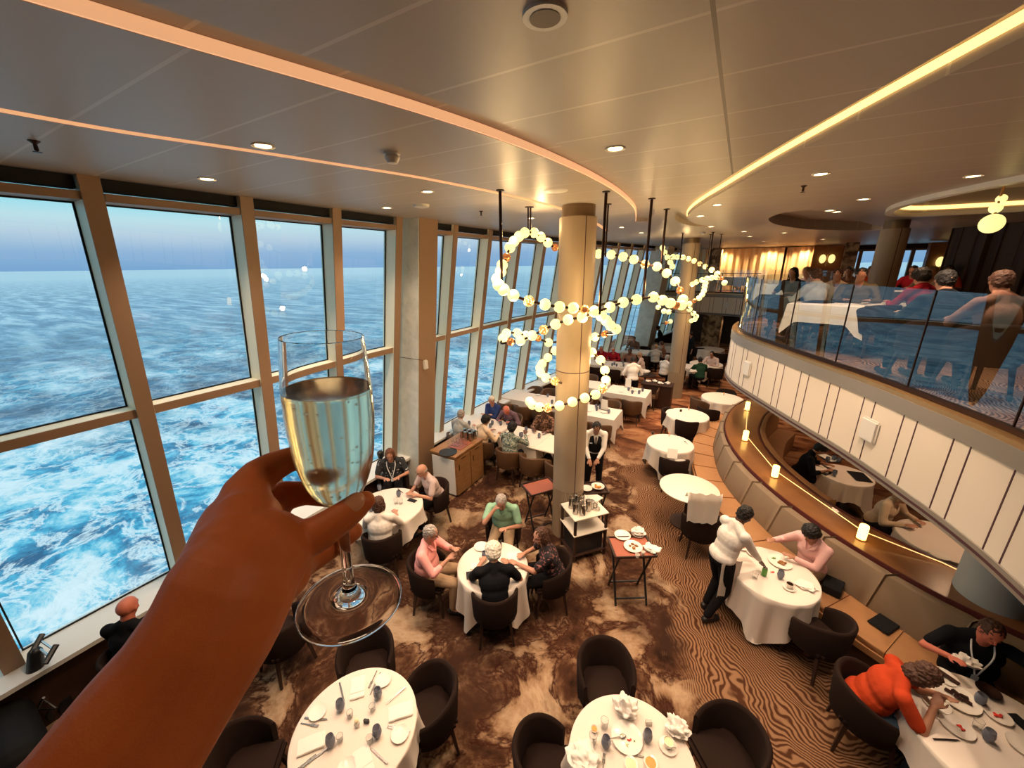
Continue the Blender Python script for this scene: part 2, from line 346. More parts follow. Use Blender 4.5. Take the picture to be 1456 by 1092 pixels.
# ================================================================== THE SETTING
LX, LZT = 9.2, 5.4
XT = [(-3, -5.1), (8.5, -5.1), (9.3, -5.06), (10.6, -4.95), (12, -4.75), (13, -4.58), (14.15, -4.4), (15.45, -4.2), (16.9, -3.98), (18.2, -3.77), (19.6, -3.54), (23, -2.95), (27, -2.2)]
def xt(y):
    for (a, xa), (b, xb) in zip(XT, XT[1:]):
        if y <= b: return xa+(xb-xa)*(y-a)/(b-a)
    return XT[-1][1]
def fx(y, z): return xt(y)-.163*(5.4-z)
# floor
bm = BM(); box(bm, (1.5, 11.5, -.1), (16, 30, .2)); struct(obj('floor', bm, 'carpet', smooth=False))
# walls: right, rear, back and the dark parapet under the windows
bm = BM(); box(bm, (LX+.1, 11.5, 2.8), (.2, 30, 5.7)); struct(obj('wall_right', bm, 'dark_panel', smooth=False))
bm = BM(); box(bm, (1.5, -3.2, 2.8), (16, .2, 5.7)); struct(obj('wall_rear', bm, 'dark_panel', smooth=False))
bm = BM(); box(bm, (3.2, 26.3, 1.5), (13.2, .2, 3.3)); struct(obj('wall_back', bm, 'dark_panel', smooth=False))
for y0 in [-3+2.5*i for i in range(12)]:
    ys = [y0+.5*i for i in range(6)]
    for nm, prof_, m_ in (('wall_left', lambda a: [(a+.16, 0), (a+.16, .66), (a-.30, .66), (a-.30, 0)], 'dark_panel'), ('trim_1', lambda a: [(a+.26, .66), (a+.26, .71), (a-.30, .72), (a-.30, .66)], 'white_ledge')):
        bm = BM(); R = [[bm.verts.new((x_, y, z_)) for x_, z_ in prof_(fx(y, .7))] for y in ys]
        for a, b in zip(R, R[1:]):
            for k in range(4): bm.faces.new((a[k], a[(k+1) % 4], b[(k+1) % 4], b[k]))
        bm.faces.new(R[0]); bm.faces.new(R[-1]); struct(obj(nm, bm, m_, smooth=False))       # dark parapet and the white window ledge
# windows: one per bay (mullion on its far side)
WN = [0]
def slab(bm, ya, yb, za, zb, d0, d1):    # solid between two distances behind the leaning face line
    hexa(bm, [(fx(ya, za)-d0, ya, za), (fx(yb, za)-d0, yb, za), (fx(yb, za)-d1, yb, za), (fx(ya, za)-d1, ya, za)],
             [(fx(ya, zb)-d0, ya, zb), (fx(yb, zb)-d0, yb, zb), (fx(yb, zb)-d1, yb, zb), (fx(ya, zb)-d1, ya, zb)])
def window(ya, yb, mull=.145, lo=.72, rail=3.05):
    WN[0] += 1
    r = struct(thing('window_%d' % WN[0], None, None, (fx((ya+yb)/2, lo), (ya+yb)/2, lo)))
    if mull:
        bm = BM(); slab(bm, yb, yb+mull, lo, 5.4, .012, .30); obj('mullion', bm, 'frame_cream', r, False)
        bm = BM(); slab(bm, yb, yb+mull, lo, 5.4, 0, .012); obj('mullion_shade_strip', bm, 'tan_and_frame_shade', r, False, label='front strip with shade painted tan')  # shade on the room side of the cream mullion, painted as tan
    bm = BM(); slab(bm, ya, yb, rail, rail+.10, .042, .27); obj('cross_rail', bm, 'frame_cream', r, False)
    bm = BM(); slab(bm, ya, yb, rail, rail+.098, .03, .042); obj('rail_shade_strip', bm, 'tan_and_frame_shade', r, False, label='front strip with shade painted tan')  # rail front in shade, its darkness put into the colour
    bm = BM(); slab(bm, ya, yb, 5.20, 5.27, .02, .27); obj('header', bm, 'tan_and_frame_shade', r, False)
    bm = BM(); slab(bm, ya+.01, yb-.01, 5.29, 5.395, .06, .16); obj('roller_blind', bm, 'black_shade', r, False)
    for za, zb in ((lo, rail), (rail+.10, 5.20)):
        bm = BM(); v = [bm.verts.new((fx(y, z)-.25, y, z)) for y, z in ((ya, za), (yb, za), (yb, zb), (ya, zb))]; bm.faces.new(v)
        obj('glass_pane', bm, 'pane', r, False)
        bm = BM(); slab(bm, ya, ya+.014, za, zb, .24, .26); slab(bm, yb-.014, yb, za, zb, .24, .26); slab(bm, ya, yb, za, za+.014, .24, .26); slab(bm, ya, yb, zb-.014, zb, .24, .26)
        obj('gasket', bm, 'black_shade', r, False)
for a, b in ((-2.54, -1.4), (-1.24, -.1), (.06, 1.35), (1.51, 2.65), (2.81, 3.85), (4.01, 5.06)): window(a, b)
yy = [5.8, 6.6, 7.9, 9.25, 10.55, 11.85, 13.1, 14.3, 15.55, 16.85, 18.2]
for a, b in zip(yy, yy[1:]): window(a+(.16 if a > 6 else 0), b)
window(18.36, 19.6, 0); window(21.6, 22.7); window(22.86, 24.)
window(24.16, 25.3)
# leaning columns in the window wall
def lean_col(name, y0, y1, d, n, tan=True):
    r = struct(thing(name, None, None, (fx(y0, 0)+d, y0, 0)))
    def X(z): return xt((y0+y1)/2)+d-.11*(5.4-z)
    bm = BM(); hexa(bm, [(X(0), y0, 0), (X(0), y1, 0), (X(0)-.75, y1, 0), (X(0)-.75, y0, 0)], [(X(5.4), y0, 5.4), (X(5.4), y1, 5.4), (X(5.4)-.75, y1, 5.4), (X(5.4)-.75, y0, 5.4)])
    obj('shaft', bm, 'plaster', r, False)
    if tan:
        bm = BM(); e = .012
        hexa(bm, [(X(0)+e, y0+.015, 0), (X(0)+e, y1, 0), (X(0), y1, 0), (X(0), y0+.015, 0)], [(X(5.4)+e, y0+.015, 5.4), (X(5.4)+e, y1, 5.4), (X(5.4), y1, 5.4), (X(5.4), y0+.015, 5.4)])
        obj('face_panel', bm, 'tan_and_frame_shade', r, False, label='tan front facing')
        bm = BM(); box(bm, (X(2.9)-.2, y0-.002, 2.9), (.62, .004, .008)); obj('joint', bm, 'seam', r, False)
    return X
CX = lean_col('trim_2', 5.33, 5.82, .23, 2)
lean_col('trim_3', 19.62, 21.5, .35, 3, False)
# ---- ceiling with recessed light coves (a flat sheet with real slots)
def V(l): return [Vector((a, b, 0)) for a, b in l]
cAo = catmull(V([(-2.3, -.6), (-2.18, .1), (-2.05, .54), (-1.93, .95), (-1.78, 1.43), (-1.63, 1.97), (-1.51, 2.57), (-1.42, 3.35), (-1.38, 4.15), (-1.40, 5.11), (-1.51, 6.22), (-1.70, 7.2), (-1.93, 8.2)]), 4)
cAi = catmull(V([(-2.0, -.6), (-1.88, .1), (-1.74, .72), (-1.62, 1.16), (-1.46, 1.72), (-1.33, 2.26), (-1.24, 2.68), (-1.15, 3.51), (-1.12, 4.6), (-1.19, 5.97), (-1.38, 7.1), (-1.72, 8.35)]), 4)
cB = catmull(V([(-3.60, -.6), (-3.56, .1), (-3.51, .71), (-3.42, 1.17), (-3.23, 1.69), (-2.98, 2.45), (-2.78, 3.13), (-2.58, 4.33), (-2.50, 5.4), (-2.55, 6.6), (-2.75, 8.2), (-3.1, 10.2)]), 4)
cBi = [p+Vector((.10, 0, 0)) for p in cB]
cC = catmull(V([(.92, 1.2), (.80, 1.7), (.68, 2.19), (.53, 2.60), (.36, 3.03), (.08, 3.76), (-.24, 4.65), (-.52, 5.5), (-.80, 6.35), (-1.02, 7.15), (-1.18, 8.0), (-1.22, 8.8), (-1.12, 9.7), (-.8, 10.4)]), 4)
cCi = [p-n for p, n in zip(cC, [(b-a).normalized().cross(Vector((0, 0, -1)))*.2 for a, b in zip(cC, cC[1:]+[cC[-1]+(cC[-1]-cC[-2])])])]
rec1 = V([(.52, 8.2), (.30, 9.1), (.45, 10.4), (.80, 11.5), (1.4, 12.8), (2.6, 14.0), (3.0, 13.6), (2.3, 11.8), (1.6, 10.0), (1.2, 9.0), (.85, 8.2)])
rec1 = catmull(rec1, 4, True)
rec2 = catmull(V([(1.93, 8.6), (1.90, 7.7), (2.2, 6.5), (2.75, 5.4), (3.9, 4.5), (5.6, 4.4), (6.6, 6.), (6.1, 8.2), (4.2, 9.6), (2.7, 9.7), (2.15, 9.3)]), 4, True)
holes = [(cAo+cAi[::-1], .06), (cB+cBi[::-1], .08), (cC+cCi[::-1], .10), (rec1, .22), (rec2, .30)]
bm = BM()
outer = [(xt(y)-.35, y) for y in (-3.1, 0, 4, 8.5, 9.3, 10.6, 12, 13, 14.15, 15.45, 16.9, 18.2, 19.6, 23, 26.3)]+[(LX, 26.3), (LX, -3.1)]
loops = []
for L in [outer]+[[(p.x, p.y) for p in h] for h, _ in holes]:
    vs = [bm.verts.new((x, y, LZT)) for x, y in L]; loops.append(vs)
    for i in range(len(vs)): bm.edges.new((vs[i], vs[(i+1) % len(vs)]))
bmesh.ops.triangle_fill(bm, edges=bm.edges[:], use_beauty=True, use_dissolve=False)
for vs, (h, dz) in zip(loops[1:], holes):
    up = [bm.verts.new((v.co.x, v.co.y, LZT+dz)) for v in vs]
    for i in range(len(vs)): bm.faces.new((vs[i], vs[(i+1) % len(vs)], up[(i+1) % len(vs)], up[i]))
    bm.faces.new(up)
me = bpy.data.meshes.new('ceiling'); bm.to_mesh(me); bm.free(); me.materials.append(M['ceiling_panel']); ceil = new_obj('ceiling', me); struct(ceil)
bm = BM(); box(bm, (1.5, 11.5, 5.95), (16.4, 30, .1)); struct(obj('ceiling', bm, 'soffit', smooth=False))
def strip(name, path, z0, z1, m, off=0.):
    bm = BM(); sweep(bm, path, [(off, z0), (off, z1), (off+.012, z1), (off+.012, z0)]); return struct(obj(name, bm, m, smooth=False))
strip('cove_wall_glow_4', cAo, 5.402, 5.452, 'led', -.014); strip('cove_wall_glow_5', cB, 5.402, 5.47, 'led', -.014); strip('cove_wall_glow_6', [p+n for p, n in zip(cC, [(b-a).normalized().cross(Vector((0, 0, -1)))*-.175 for a, b in zip(cC, cC[1:]+[cC[-1]+(cC[-1]-cC[-2])])])], 5.45, 5.49, 'led_y', -.02)  # orange strips: emission painted on slot walls for hidden cove light; yellow is the LED
p2 = [Vector(p) for p in rec2]; strip('trim_7', p2+[p2[0]], 5.44, 5.50, 'led_y', .01)
# white rim round the right-hand recess
bm = BM(); sweep(bm, p2+[p2[0]], [(-.10, 5.34), (-.10, 5.41), (.0, 5.41), (.0, 5.34)]); struct(obj('trim_8', bm, 'white_ledge', smooth=False))
# ---- upper deck and its curved edge
edge = V([(-6.0, -.75), (-2, -.75), (.6, -.72), (1.5, -.2), (2.05, .8), (2.25, 2.0), (2.24, 3.0), (2.20, 3.6), (2.12, 4.21), (2.0, 4.7), (1.83, 5.2), (1.64, 5.72), (1.42, 6.24), (1.17, 6.74), (.93, 7.23), (.68, 7.77), (.43, 8.3), (.20, 8.85), (.06, 9.4), (.01, 10.0), (.08, 10.8), (.28, 11.6), (.65, 12.4), (1.2, 13.1), (1.9, 13.7), (2.6, 14.6), (2.9, 16.), (2.6, 18.3), (1.7, 20.2), (.4, 21.3), (-1.2, 21.75), (-4.0, 21.9)])
EP = resample(catmull(edge, 8), .035)
bm = BM(); poly = [(p.x, p.y) for p in EP[::4]]+[(-4.0, 26.2), (LX, 26.2), (LX, -3.1), (-6., -3.1)]
prism(bm, poly, 2.26, 3.19); struct(obj('floor', bm, ['carpet'], smooth=False))
bm = BM(); prism(bm, poly, 2.20, 2.262); struct(obj('ceiling', bm, 'soffit', smooth=False))
bm = BM()
sweep(bm, EP, [(.002, 2.27), (.002, 3.03), (.018, 3.03), (.018, 2.27)])
acc = 0; nxt = 0; k = 0; prev = EP[0]
for i, p in enumerate(EP[1:-1], 1):
    acc += (p-prev).length; prev = p
    if acc >= nxt and p.y > 2.5:
        t = (EP[i+1]-EP[i-1]).normalized(); box(bm, (p.x-t.y*.016, p.y+t.x*.016, 2.65), (.014, .010, .75), math.atan2(t.y, t.x), mi=1)
        nxt = acc+(.15 if k % 2 else .41); k += 1
obj('trim_9', bm, ['fascia', 'seam'], smooth=False)['kind'] = 'structure'
bm = BM(); sweep(bm, EP, [(-.12, 3.03), (-.12, 3.20), (.03, 3.19), (.03, 3.03)]); struct(obj('trim_10', bm, 'fascia_grey', ang=30))
bm = BM(); sweep(bm, EP, [(-.13, 3.19), (-.13, 3.235), (.025, 3.235), (.025, 3.19)]); struct(obj('trim_11', bm, 'rail_gold', ang=30))
bm = BM(); sweep(bm, EP, [(-.02, 2.17), (-.02, 2.275), (.035, 2.275), (.035, 2.17)]); struct(obj('trim_12', bm, 'fascia_grey', ang=30))
bm = BM(); sweep(bm, EP, [(.034, 2.205), (.034, 2.232), (.039, 2.232), (.039, 2.205)]); struct(obj('trim_13', bm, 'seam', ang=30))
# frameless glass balustrade
GP = offset(EP, -.09); i0 = min(i for i, p in enumerate(GP) if p.y > 1.2)
gb = thing('glass_balustrade', 'frameless clear glass balustrade curving along the edge of the upper dining deck', 'railing', (GP[i0].x, GP[i0].y, 3.2))
seg = GP[i0:]; per = 32
bm = BM(); sweep(bm, seg, [(-.02, 3.235), (-.02, 3.29), (.02, 3.29), (.02, 3.235)]); obj('base_channel', bm, 'rod_metal', gb)
for a in range(0, len(seg)-2, per):
    q = seg[a:a+per+1]
    if len(q) < 3: continue
    bm = BM(); sweep(bm, q, [(0, 3.26), (0, 4.32)], False); obj('glass_panel', bm, 'rail_glass', gb)
    bm = BM(); t = (q[1]-q[0]).normalized(); box(bm, (q[0].x, q[0].y, 3.79), (.012, .014, 1.06), math.atan2(t.y, t.x)); obj('panel_joint', bm, 'rod_metal', gb, False)
# far balcony: dark posts behind the glass
ft = thing('metal_railing', 'thin dark metal railing along the far balcony, with closely set posts', 'railing', (-3, 22.05, 3.2))
bm = BM(); tube(bm, [(-3.6, 22.1, 4.15), (.8, 21.9, 4.15)], .02); obj('top_rail', bm, 'rod_metal', ft)
for i in range(9):
    bm = BM(); x = -3.2+i*.48; tube(bm, [(x, 22.08-(x+3.2)*.03, 3.2), (x, 22.08-(x+3.2)*.03, 4.15)], .018, 6); obj('post', bm, 'rod_metal', ft)
# ---- back wall of the upper deck: windows, curtains, pillars
def backwin(x0, x1, z0=3.55, z1=5.15):
    WN[0] += 1; r = struct(thing('window_%d' % WN[0], None, None, ((x0+x1)/2, 25.9, z0)))
    bm = BM()
    for c, s in ((((x0+x1)/2, 25.95, z0), (x1-x0, .12, .08)), (((x0+x1)/2, 25.95, z1), (x1-x0, .12, .08)), ((x0, 25.95, (z0+z1)/2), (.09, .12, z1-z0)), ((x1, 25.95, (z0+z1)/2), (.09, .12, z1-z0)), ((x0*.62+x1*.38, 25.95, (z0+z1)/2), (.14, .12, z1-z0))): box(bm, c, s)
    obj('frame', bm, 'tan_and_frame_shade', r, False)
    bm = BM(); v = [bm.verts.new(p) for p in ((x0, 25.95, z0), (x1, 25.95, z0), (x1, 25.95, z1), (x0, 25.95, z1))]; bm.faces.new(v); obj('glass_pane', bm, 'pane', r, False)
def bx(u): return PD(u, 370, 1).x/PD(u, 370, 1).y*26.
w1, w2, w3, w4 = bx(1204), bx(1250), bx(1270), bx(1336)
bm = BM()
for a, b in ((-2.9, w1), (w2, w3), (w4, 9.2)): box(bm, ((a+b)/2, 26.1, 4.2), (b-a, .2, 2.5))
for a, b in ((w1, w2), (w3, w4)): box(bm, ((a+b)/2, 26.1, 3.35), (b-a, .2, .42)); box(bm, ((a+b)/2, 26.1, 5.3), (b-a, .2, .3))
struct(obj('wall_back', bm, 'dark_panel', smooth=False)); backwin(w1, w2); backwin(w3, w4)
def curtain(u0, u1, y, m, label, z0=3.22, z1=5.36, group=None, name='curtain'):
    p0, p1 = (ray(u0, 375), ray(u1, 375)); a = p0.x/p0.y*y; b = p1.x/p1.y*y
    bm = BM(); n = int((b-a)*16); pa = [Vector((a+(b-a)*i/n, y+.06*math.sin(i*1.25)+.02*math.sin(i*.37), 0)) for i in range(n+1)]
    sweep(bm, catmull(pa, 3), [(0, z0), (0, z1), (.02, z1), (.02, z0)]); return tag(obj(name, bm, m), label, 'curtain', group)
curtain(1024, 1112, 24.6, 'curtain', 'widest warm-lit pleated curtain across the far end of the upper deck')
curtain(1116, 1158, 24.6, 'curtain', 'narrower pleated curtain just right of the wide lit curtain at the far end')
curtain(994, 1008, 24.3, 'curtain', 'narrow pale curtain left of the marble pillar at the far end')
for i, (u, d, lab) in enumerate(((1014, 24.1, 'veined marble pillar standing before the far curtains, behind the second chandelier'), (1200, 22.5, 'veined marble pillar on the upper deck right of the wall lamp'))):
    p = PD(u, 400, d); bm = BM(); box(bm, (p.x, p.y, 4.3), (.45, .4, 2.2), -.1, .02); tag(obj('marble_pillar', bm, 'marble'), lab, 'pillar')
p = PD(1012, 470, 22.5); bm = BM(); box(bm, (p.x, p.y, 1.1), (.85, .6, 2.2), -.1, .02); tag(obj('marble_pillar', bm, 'marble'), 'veined marble pillar under the far balcony, behind the empty white tables', 'pillar')
# lamps on the wall between the far windows
for u, v, lab in ((1176, 368, 'glowing gold wall lamp left of the far windows'), (1345, 372, 'glowing gold wall lamp right of the far windows')):
    p = PD(u, v, 24.); r = thing('wall_lamp', lab, 'lamp', (p.x, p.y, p.z-.3)); bm = BM(); box(bm, (p.x, p.y+.25, 4.3), (1.1, .3, 2.1)); obj('backing_panel', bm, 'ledge_wood', r, False)
    for dx in (-.17, .17):
        bm = BM(); ball(bm, (p.x+dx, p.y, p.z), (.13, .10, .2), 12); obj('lamp_shade', bm, 'globe', r)
    bm = BM(); tube(bm, [(p.x, p.y+.1, p.z+.5), (p.x, p.y, p.z+.1), (p.x, p.y, p.z-.35)], .02); obj('lamp_arm', bm, 'brass', r)
# dark shimmering drape enclosing the right of the upper deck
bm = BM(); pa = [Vector((4.35+2.9*t+.03*math.sin(t*95), 14.2-6.0*t+.05*math.sin(t*140), 0)) for t in [i/160 for i in range(161)]]
sweep(bm, pa, [(0, 3.2), (0, 5.38), (.03, 5.38), (.03, 3.2)]); tag(obj('bead_curtain', bm, 'drape_dark'), 'floor-to-ceiling dark bead drape at the right of the upper deck', 'curtain')
# ---- round columns
def column(name, x, y, z0, z1, r, label, flute=.95):
    t = thing(name, label, 'column', (x, y, z0))
    bm = BM(); prof = [(r, flute+z0), (r, z1-.16)]
    lathe(bm, prof, (x, y, 0), 48); obj('shaft', bm, 'column_skin', t)
    if flute:
        bm = BM(); n = 56; ring = [((r-.012+.012*(i % 2))*math.cos(pi*i/n), (r-.012+.012*(i % 2))*math.sin(pi*i/n)) for i in range(2*n)]
        prism(bm, [(x+a, y+b) for a, b in ring], z0, z0+flute); obj('fluted_base', bm, 'column_skin', t, False)
    bm = BM(); lathe(bm, [(r-.03, z1-.17), (r-.03, z1)], (x, y, 0), 48); obj('cap', bm, 'column_cap', t)
    bm = BM()
    for a in (math.atan2(-y, -x)+.42, ):
        box(bm, (x+r*math.cos(a), y+r*math.sin(a), (z0+flute+z1-.16)/2), (.006, .012, z1-z0-flute-.16), a)
    lathe(bm, [(r+.001, 3.02), (r+.001, 3.035)], (x, y, 0), 48, False); obj('joint', bm, 'seam', t, False)
column('round_column', -2.11, 5.58, 0, 5.4, .265, 'tall round beige column ringed by the nearer globe chandelier')
column('round_column', -1.53, 14.4, 0, 5.4, .27, 'farther round beige column ringed by the second globe chandelier')
column('round_column', 2.60, 11.2, 3.2, 5.4, .23, 'round column standing on the upper deck behind the glass', 0)
t = thing('round_column', 'pale grey round column rising from the banquette shelf to the balcony edge', 'column', (2.9, 5.6, 1.0)); bm = BM(); lathe(bm, [(.30, 0), (.30, 2.2)], (2.93, 5.62, 0), 40); obj('shaft', bm, 'col_blue', t)
# ---- curved banquette with its wooden shelf
def path(l, n=96):
    c = catmull(V(l), 8); L = [0]
    for a, b in zip(c, c[1:]): L.append(L[-1]+(b-a).length)
    out = []; j = 0
    for i in range(n+1):
        s = L[-1]*i/n
        while j < len(L)-2 and L[j+1] < s: j += 1
        out.append(c[j]+(c[j+1]-c[j])*((s-L[j])/max(1e-6, L[j+1]-L[j])))
    return out
Sf = path([(3.0, 4.15), (2.5, 4.48), (1.97, 4.81), (1.73, 4.97), (1.42, 5.26), (1.05, 5.72), (.70, 6.18), (.45, 6.54), (.13, 7.0), (-.10, 7.5), (-.29, 8.2), (-.42, 9.03), (-.45, 10.0), (-.2, 11.4), (.22, 12.6)])
Bk = path([(3.2, 4.75), (2.8, 4.92), (2.40, 5.13), (2.15, 5.32), (1.80, 5.62), (1.42, 6.0), (1.09, 6.36), (.85, 6.70), (.56, 7.2), (.34, 7.67), (.16, 8.23), (.04, 8.95), (-.02, 9.8), (.12, 11.2), (.5, 12.2)])
Lt = path([(3.4, 4.95), (3.0, 5.08), (2.62, 5.27), (2.32, 5.46), (1.96, 5.76), (1.58, 6.13), (1.24, 6.55), (1.0, 6.90), (.72, 7.4), (.50, 7.9), (.31, 8.5), (.18, 9.2), (.15, 9.9), (.28, 11.0), (.61, 11.96)])
Ot = path([(3.8, 5.45), (3.3, 5.7), (2.9, 5.95), (2.6, 6.12), (2.3, 6.35), (1.95, 6.65), (1.65, 7.02), (1.42, 7.4), (1.17, 7.92), (1.02, 8.35), (.88, 8.9), (.82, 9.5), (.85, 10.0), (.98, 10.8), (1.25, 11.6)])
def loft(name, rails, i0, i1, m, parent, inset=0., ang=35):
    bm = BM(); R = []
    for i in range(i0, i1+1): R.append([bm.verts.new((p[i].x, p[i].y, z)) for p, z in rails])
    n = len(rails)
    for a, b in zip(R, R[1:]):
        for k in range(n): bm.faces.new((a[k], a[(k+1) % n], b[(k+1) % n], b[k]))
    bm.faces.new(R[0]); bm.faces.new(R[-1])
    if inset:
        bm.normal_update(); es = [e for e in bm.edges if len(e.link_faces) == 2 and e.calc_face_angle(0) > .6]
        bmesh.ops.bevel(bm, geom=es, offset=inset, segments=2, affect='EDGES', profile=.6)
    return obj(name, bm, m, parent, ang=ang)
def mixp(a, b, t): return [p+(q-p)*t for p, q in zip(a, b)]
bq = thing('banquette', 'long curved banquette with tan seat and grey linen back sweeping along the aisle', 'bench seat', (0, 9, 0))
loft('plinth', [(Sf, 0), (Sf, .30), (Bk, .30), (Bk, 0)], 0, 96, 'dark_panel', bq)
loft('seat_base', [(offset(Sf, .015), .30), (offset(Sf, .015), .38), (Bk, .38), (Bk, .30)], 0, 96, 'seat_tan', bq)
for k in range(0, 96, 6): loft('seat_cushion', [(mixp(Sf, Bk, .01), .38), (Sf, .455), (Bk, .465), (Bk, .38)], k, k+6, 'seat_tan', bq, .012) 
Bm = mixp(Bk, Lt, .75)
for k in range(0, 96, 8): loft('back_cushion', [(Bk, .44), (mixp(Bk, Lt, .45), .95), (mixp(Bk, Lt, .9), .97), (mixp(Bk, Lt, .95), .44)], k, k+8, 'back_linen', bq, .02)
sh = thing('shelf', 'broad curved wooden shelf with dark red edge trim behind the banquette', 'shelf', (1, 8, 0))
loft('shelf_top', [(mixp(Bk, Lt, 1.03), .93), (mixp(Bk, Lt, 1.05), 1.0), (Ot, 1.0), (Ot, .93)], 0, 96, 'ledge_wood', sh)
loft('shelf_body', [(mixp(Bk, Lt, 1.0), 0), (mixp(Bk, Lt, 1.0), .93), (Ot, .93), (Ot, 0)], 0, 96, 'dark_panel', sh)
loft('edge_trim', [(mixp(Bk, Lt, .96), .94), (mixp(Bk, Lt, .98), 1.012), (mixp(Bk, Lt, 1.06), 1.012), (mixp(Bk, Lt, 1.06), .94)], 0, 96, 'maroon', sh)
loft('edge_trim', [(offset(Ot, .02), .94), (offset(Ot, .02), 1.012), (offset(Ot, -.02), 1.012), (offset(Ot, -.02), .94)], 0, 96, 'maroon', sh)
O1, O2, O3, O4 = offset(Ot, -.03), offset(Ot, -.13), offset(Ot, -.55), offset(Ot, -.16)
b2 = thing('banquette', 'inner tan banquette facing away from the aisle, behind the wooden shelf', 'bench seat', (1.3, 8.5, 0))
loft('backrest', [(O1, 0), (O1, 1.02), (O2, 1.02), (O4, 0)], 34, 96, 'seat_tan', b2, .015)
loft('seat', [(O4, 0), (O4, .45), (O3, .45), (O3, 0)], 34, 96, 'seat_tan', b2, .015)
# candles on the shelf, strung on a thin brass line
cpts = [P(1062, 583, 1.0), P(1059, 626, 1.0), P(1101, 678, 1.0), P(1224, 766, 1.0)]
for i, (p, lab) in enumerate(zip(cpts, ('farthest of the four glowing cylinder candles on the wooden shelf', 'second glowing cylinder candle from the far end of the shelf', 'third glowing cylinder candle from the far end of the shelf', 'nearest and largest-looking glowing candle on the shelf, behind the diner in pink'))):
    r = thing('candle_lamp', lab, 'candle', (p.x, p.y, 1.0)); rr = .052
    bm = BM(); lathe(bm, [(rr, .012), (rr, .20), (rr*.9, .215), (rr*.5, .19)], p, 20); obj('candle', bm, 'candle', r)
    bm = BM(); lathe(bm, [(rr+.012, 0), (rr+.012, .014)], p, 20); obj('base', bm, 'brass', r)
bm = BM(); off = Vector((0, 0, .12))
tube(bm, [c+off for c in cpts]+[P(1340, 800, 1.02), P(1420, 838, 1.02)], .006, 6); tag(obj('brass_line', bm, 'glow_line'), 'thin glowing line strung between the candles along the shelf edge', 'light string')
# ---- white boxes on walls, ceiling fittings
def rbox(name, label, c, s, rz, cat='speaker'):
    r = thing(name, label, cat, c); bm = BM(); box(bm, c, s, rz, .02); obj('casing', bm, 'detector_white', r)
    bm = BM(); box(bm, Vector(c)+Vector((math.cos(rz)*s[0]*.5, math.sin(rz)*s[0]*.5, 0)), (.006, s[1]*.82, s[2]*.86), rz, .002); obj('grille', bm, 'white_ledge', r)
def on_edge(u, v, z, d=.0):
    q = P(u, v, z); p = min(range(1, len(EP)-1), key=lambda i: (EP[i]-Vector((q.x, q.y, 0))).length); t = (EP[p+1]-EP[p-1]).normalized()
    return Vector((EP[p].x-t.y*.03, EP[p].y+t.x*.03, z)), math.atan2(t.x, -t.y)
for u, v, lab in ((1231, 612, 'rounded white box fixed on the white balcony front, nearer one'), (1066, 524, 'rounded white box fixed on the curved tip of the balcony front'), (1036, 433, 'small white box on the far balcony front behind the second chandelier')):
    q, a = on_edge(u, v, 2.68); rbox('wall_speaker', lab, q, (.05, .26, .28), a)
q = ray(607, 519); tt = (CX(3.2)+.02)/q.x; rbox('wall_speaker', 'rounded tan box fixed on the leaning window column', (CX(q.z*tt+CAMZ)+.03, q.y*tt, q.z*tt+CAMZ), (.05, .12, .19), 0)
LIGHTS = []
CL = [(374, 207), (294, 254), (608, 272), (875, 211), (1167, 247), (1020, 291), (550, 295), (755, 310), (996, 307), (1228, 283), (1384, 250), (884, 323), (912, 331), (1011, 322), (1058, 329), (1066, 336), (1115, 331), (1190, 301), (1180, 299), (1086, 343), (1104, 345), (1170, 340)]
for i, (u, v) in enumerate(CL):
    p = P(u, v, 5.4); sz = .05
    r = thing('ceiling_light', 'small round recessed ceiling light giving a warm glow, one of many spread over the ceiling', 'ceiling light', p, 0, 'recessed ceiling lights')
    bm = BM(); lathe(bm, [(sz+.022, -.008), (sz+.022, .004), (sz, .004), (sz, -.006)], p, 20, False); obj('trim_ring', bm, 'detector_white', r)
    bm = BM(); lathe(bm, [(sz, -.003), (sz, .002)], p, 20); obj('lens', bm, 'lamp_disc', r)
    LIGHTS.append(p)
def lens(u, v, lab, name, prof, m, cat, mid=None):
    p = P(u, v, 5.4); r = thing(name, lab, cat, p); bm = BM(); lathe(bm, prof, p, 28); obj('housing', bm, m, r)
    if mid: bm = BM(); lathe(bm, mid[0], p, 24); obj('centre', bm, mid[1], r)
lens(775, 20, 'round white-rimmed ceiling spot with dark centre at the top of the picture', 'ceiling_spot', [(.075, -.012), (.075, 0)], 'detector_white', 'ceiling spot', ([(.052, -.014), (.045, -.002)], 'soffit'))
lens(557, 217, 'white dome smoke detector between the two light coves', 'smoke_detector', [(.012, -.075), (.035, -.07), (.05, -.045), (.055, -.03), (.045, -.02), (.06, -.012), (.06, 0)], 'detector_white', 'smoke detector')
lens(599, 291, 'flat white disc detector above the window column', 'smoke_detector', [(.06, -.04), (.10, -.03), (.11, 0)], 'detector_white', 'smoke detector')
lens(790, 271, 'flush round ceiling plate beside the top of the near column', 'ceiling_speaker', [(.13, -.008), (.14, 0)], 'detector_white', 'ceiling plate')
lens(1000, 330, 'small dark dome in the ceiling past the near cove', 'ceiling_camera', [(.02, -.06), (.05, -.04), (.06, 0)], 'detector_white', 'camera')
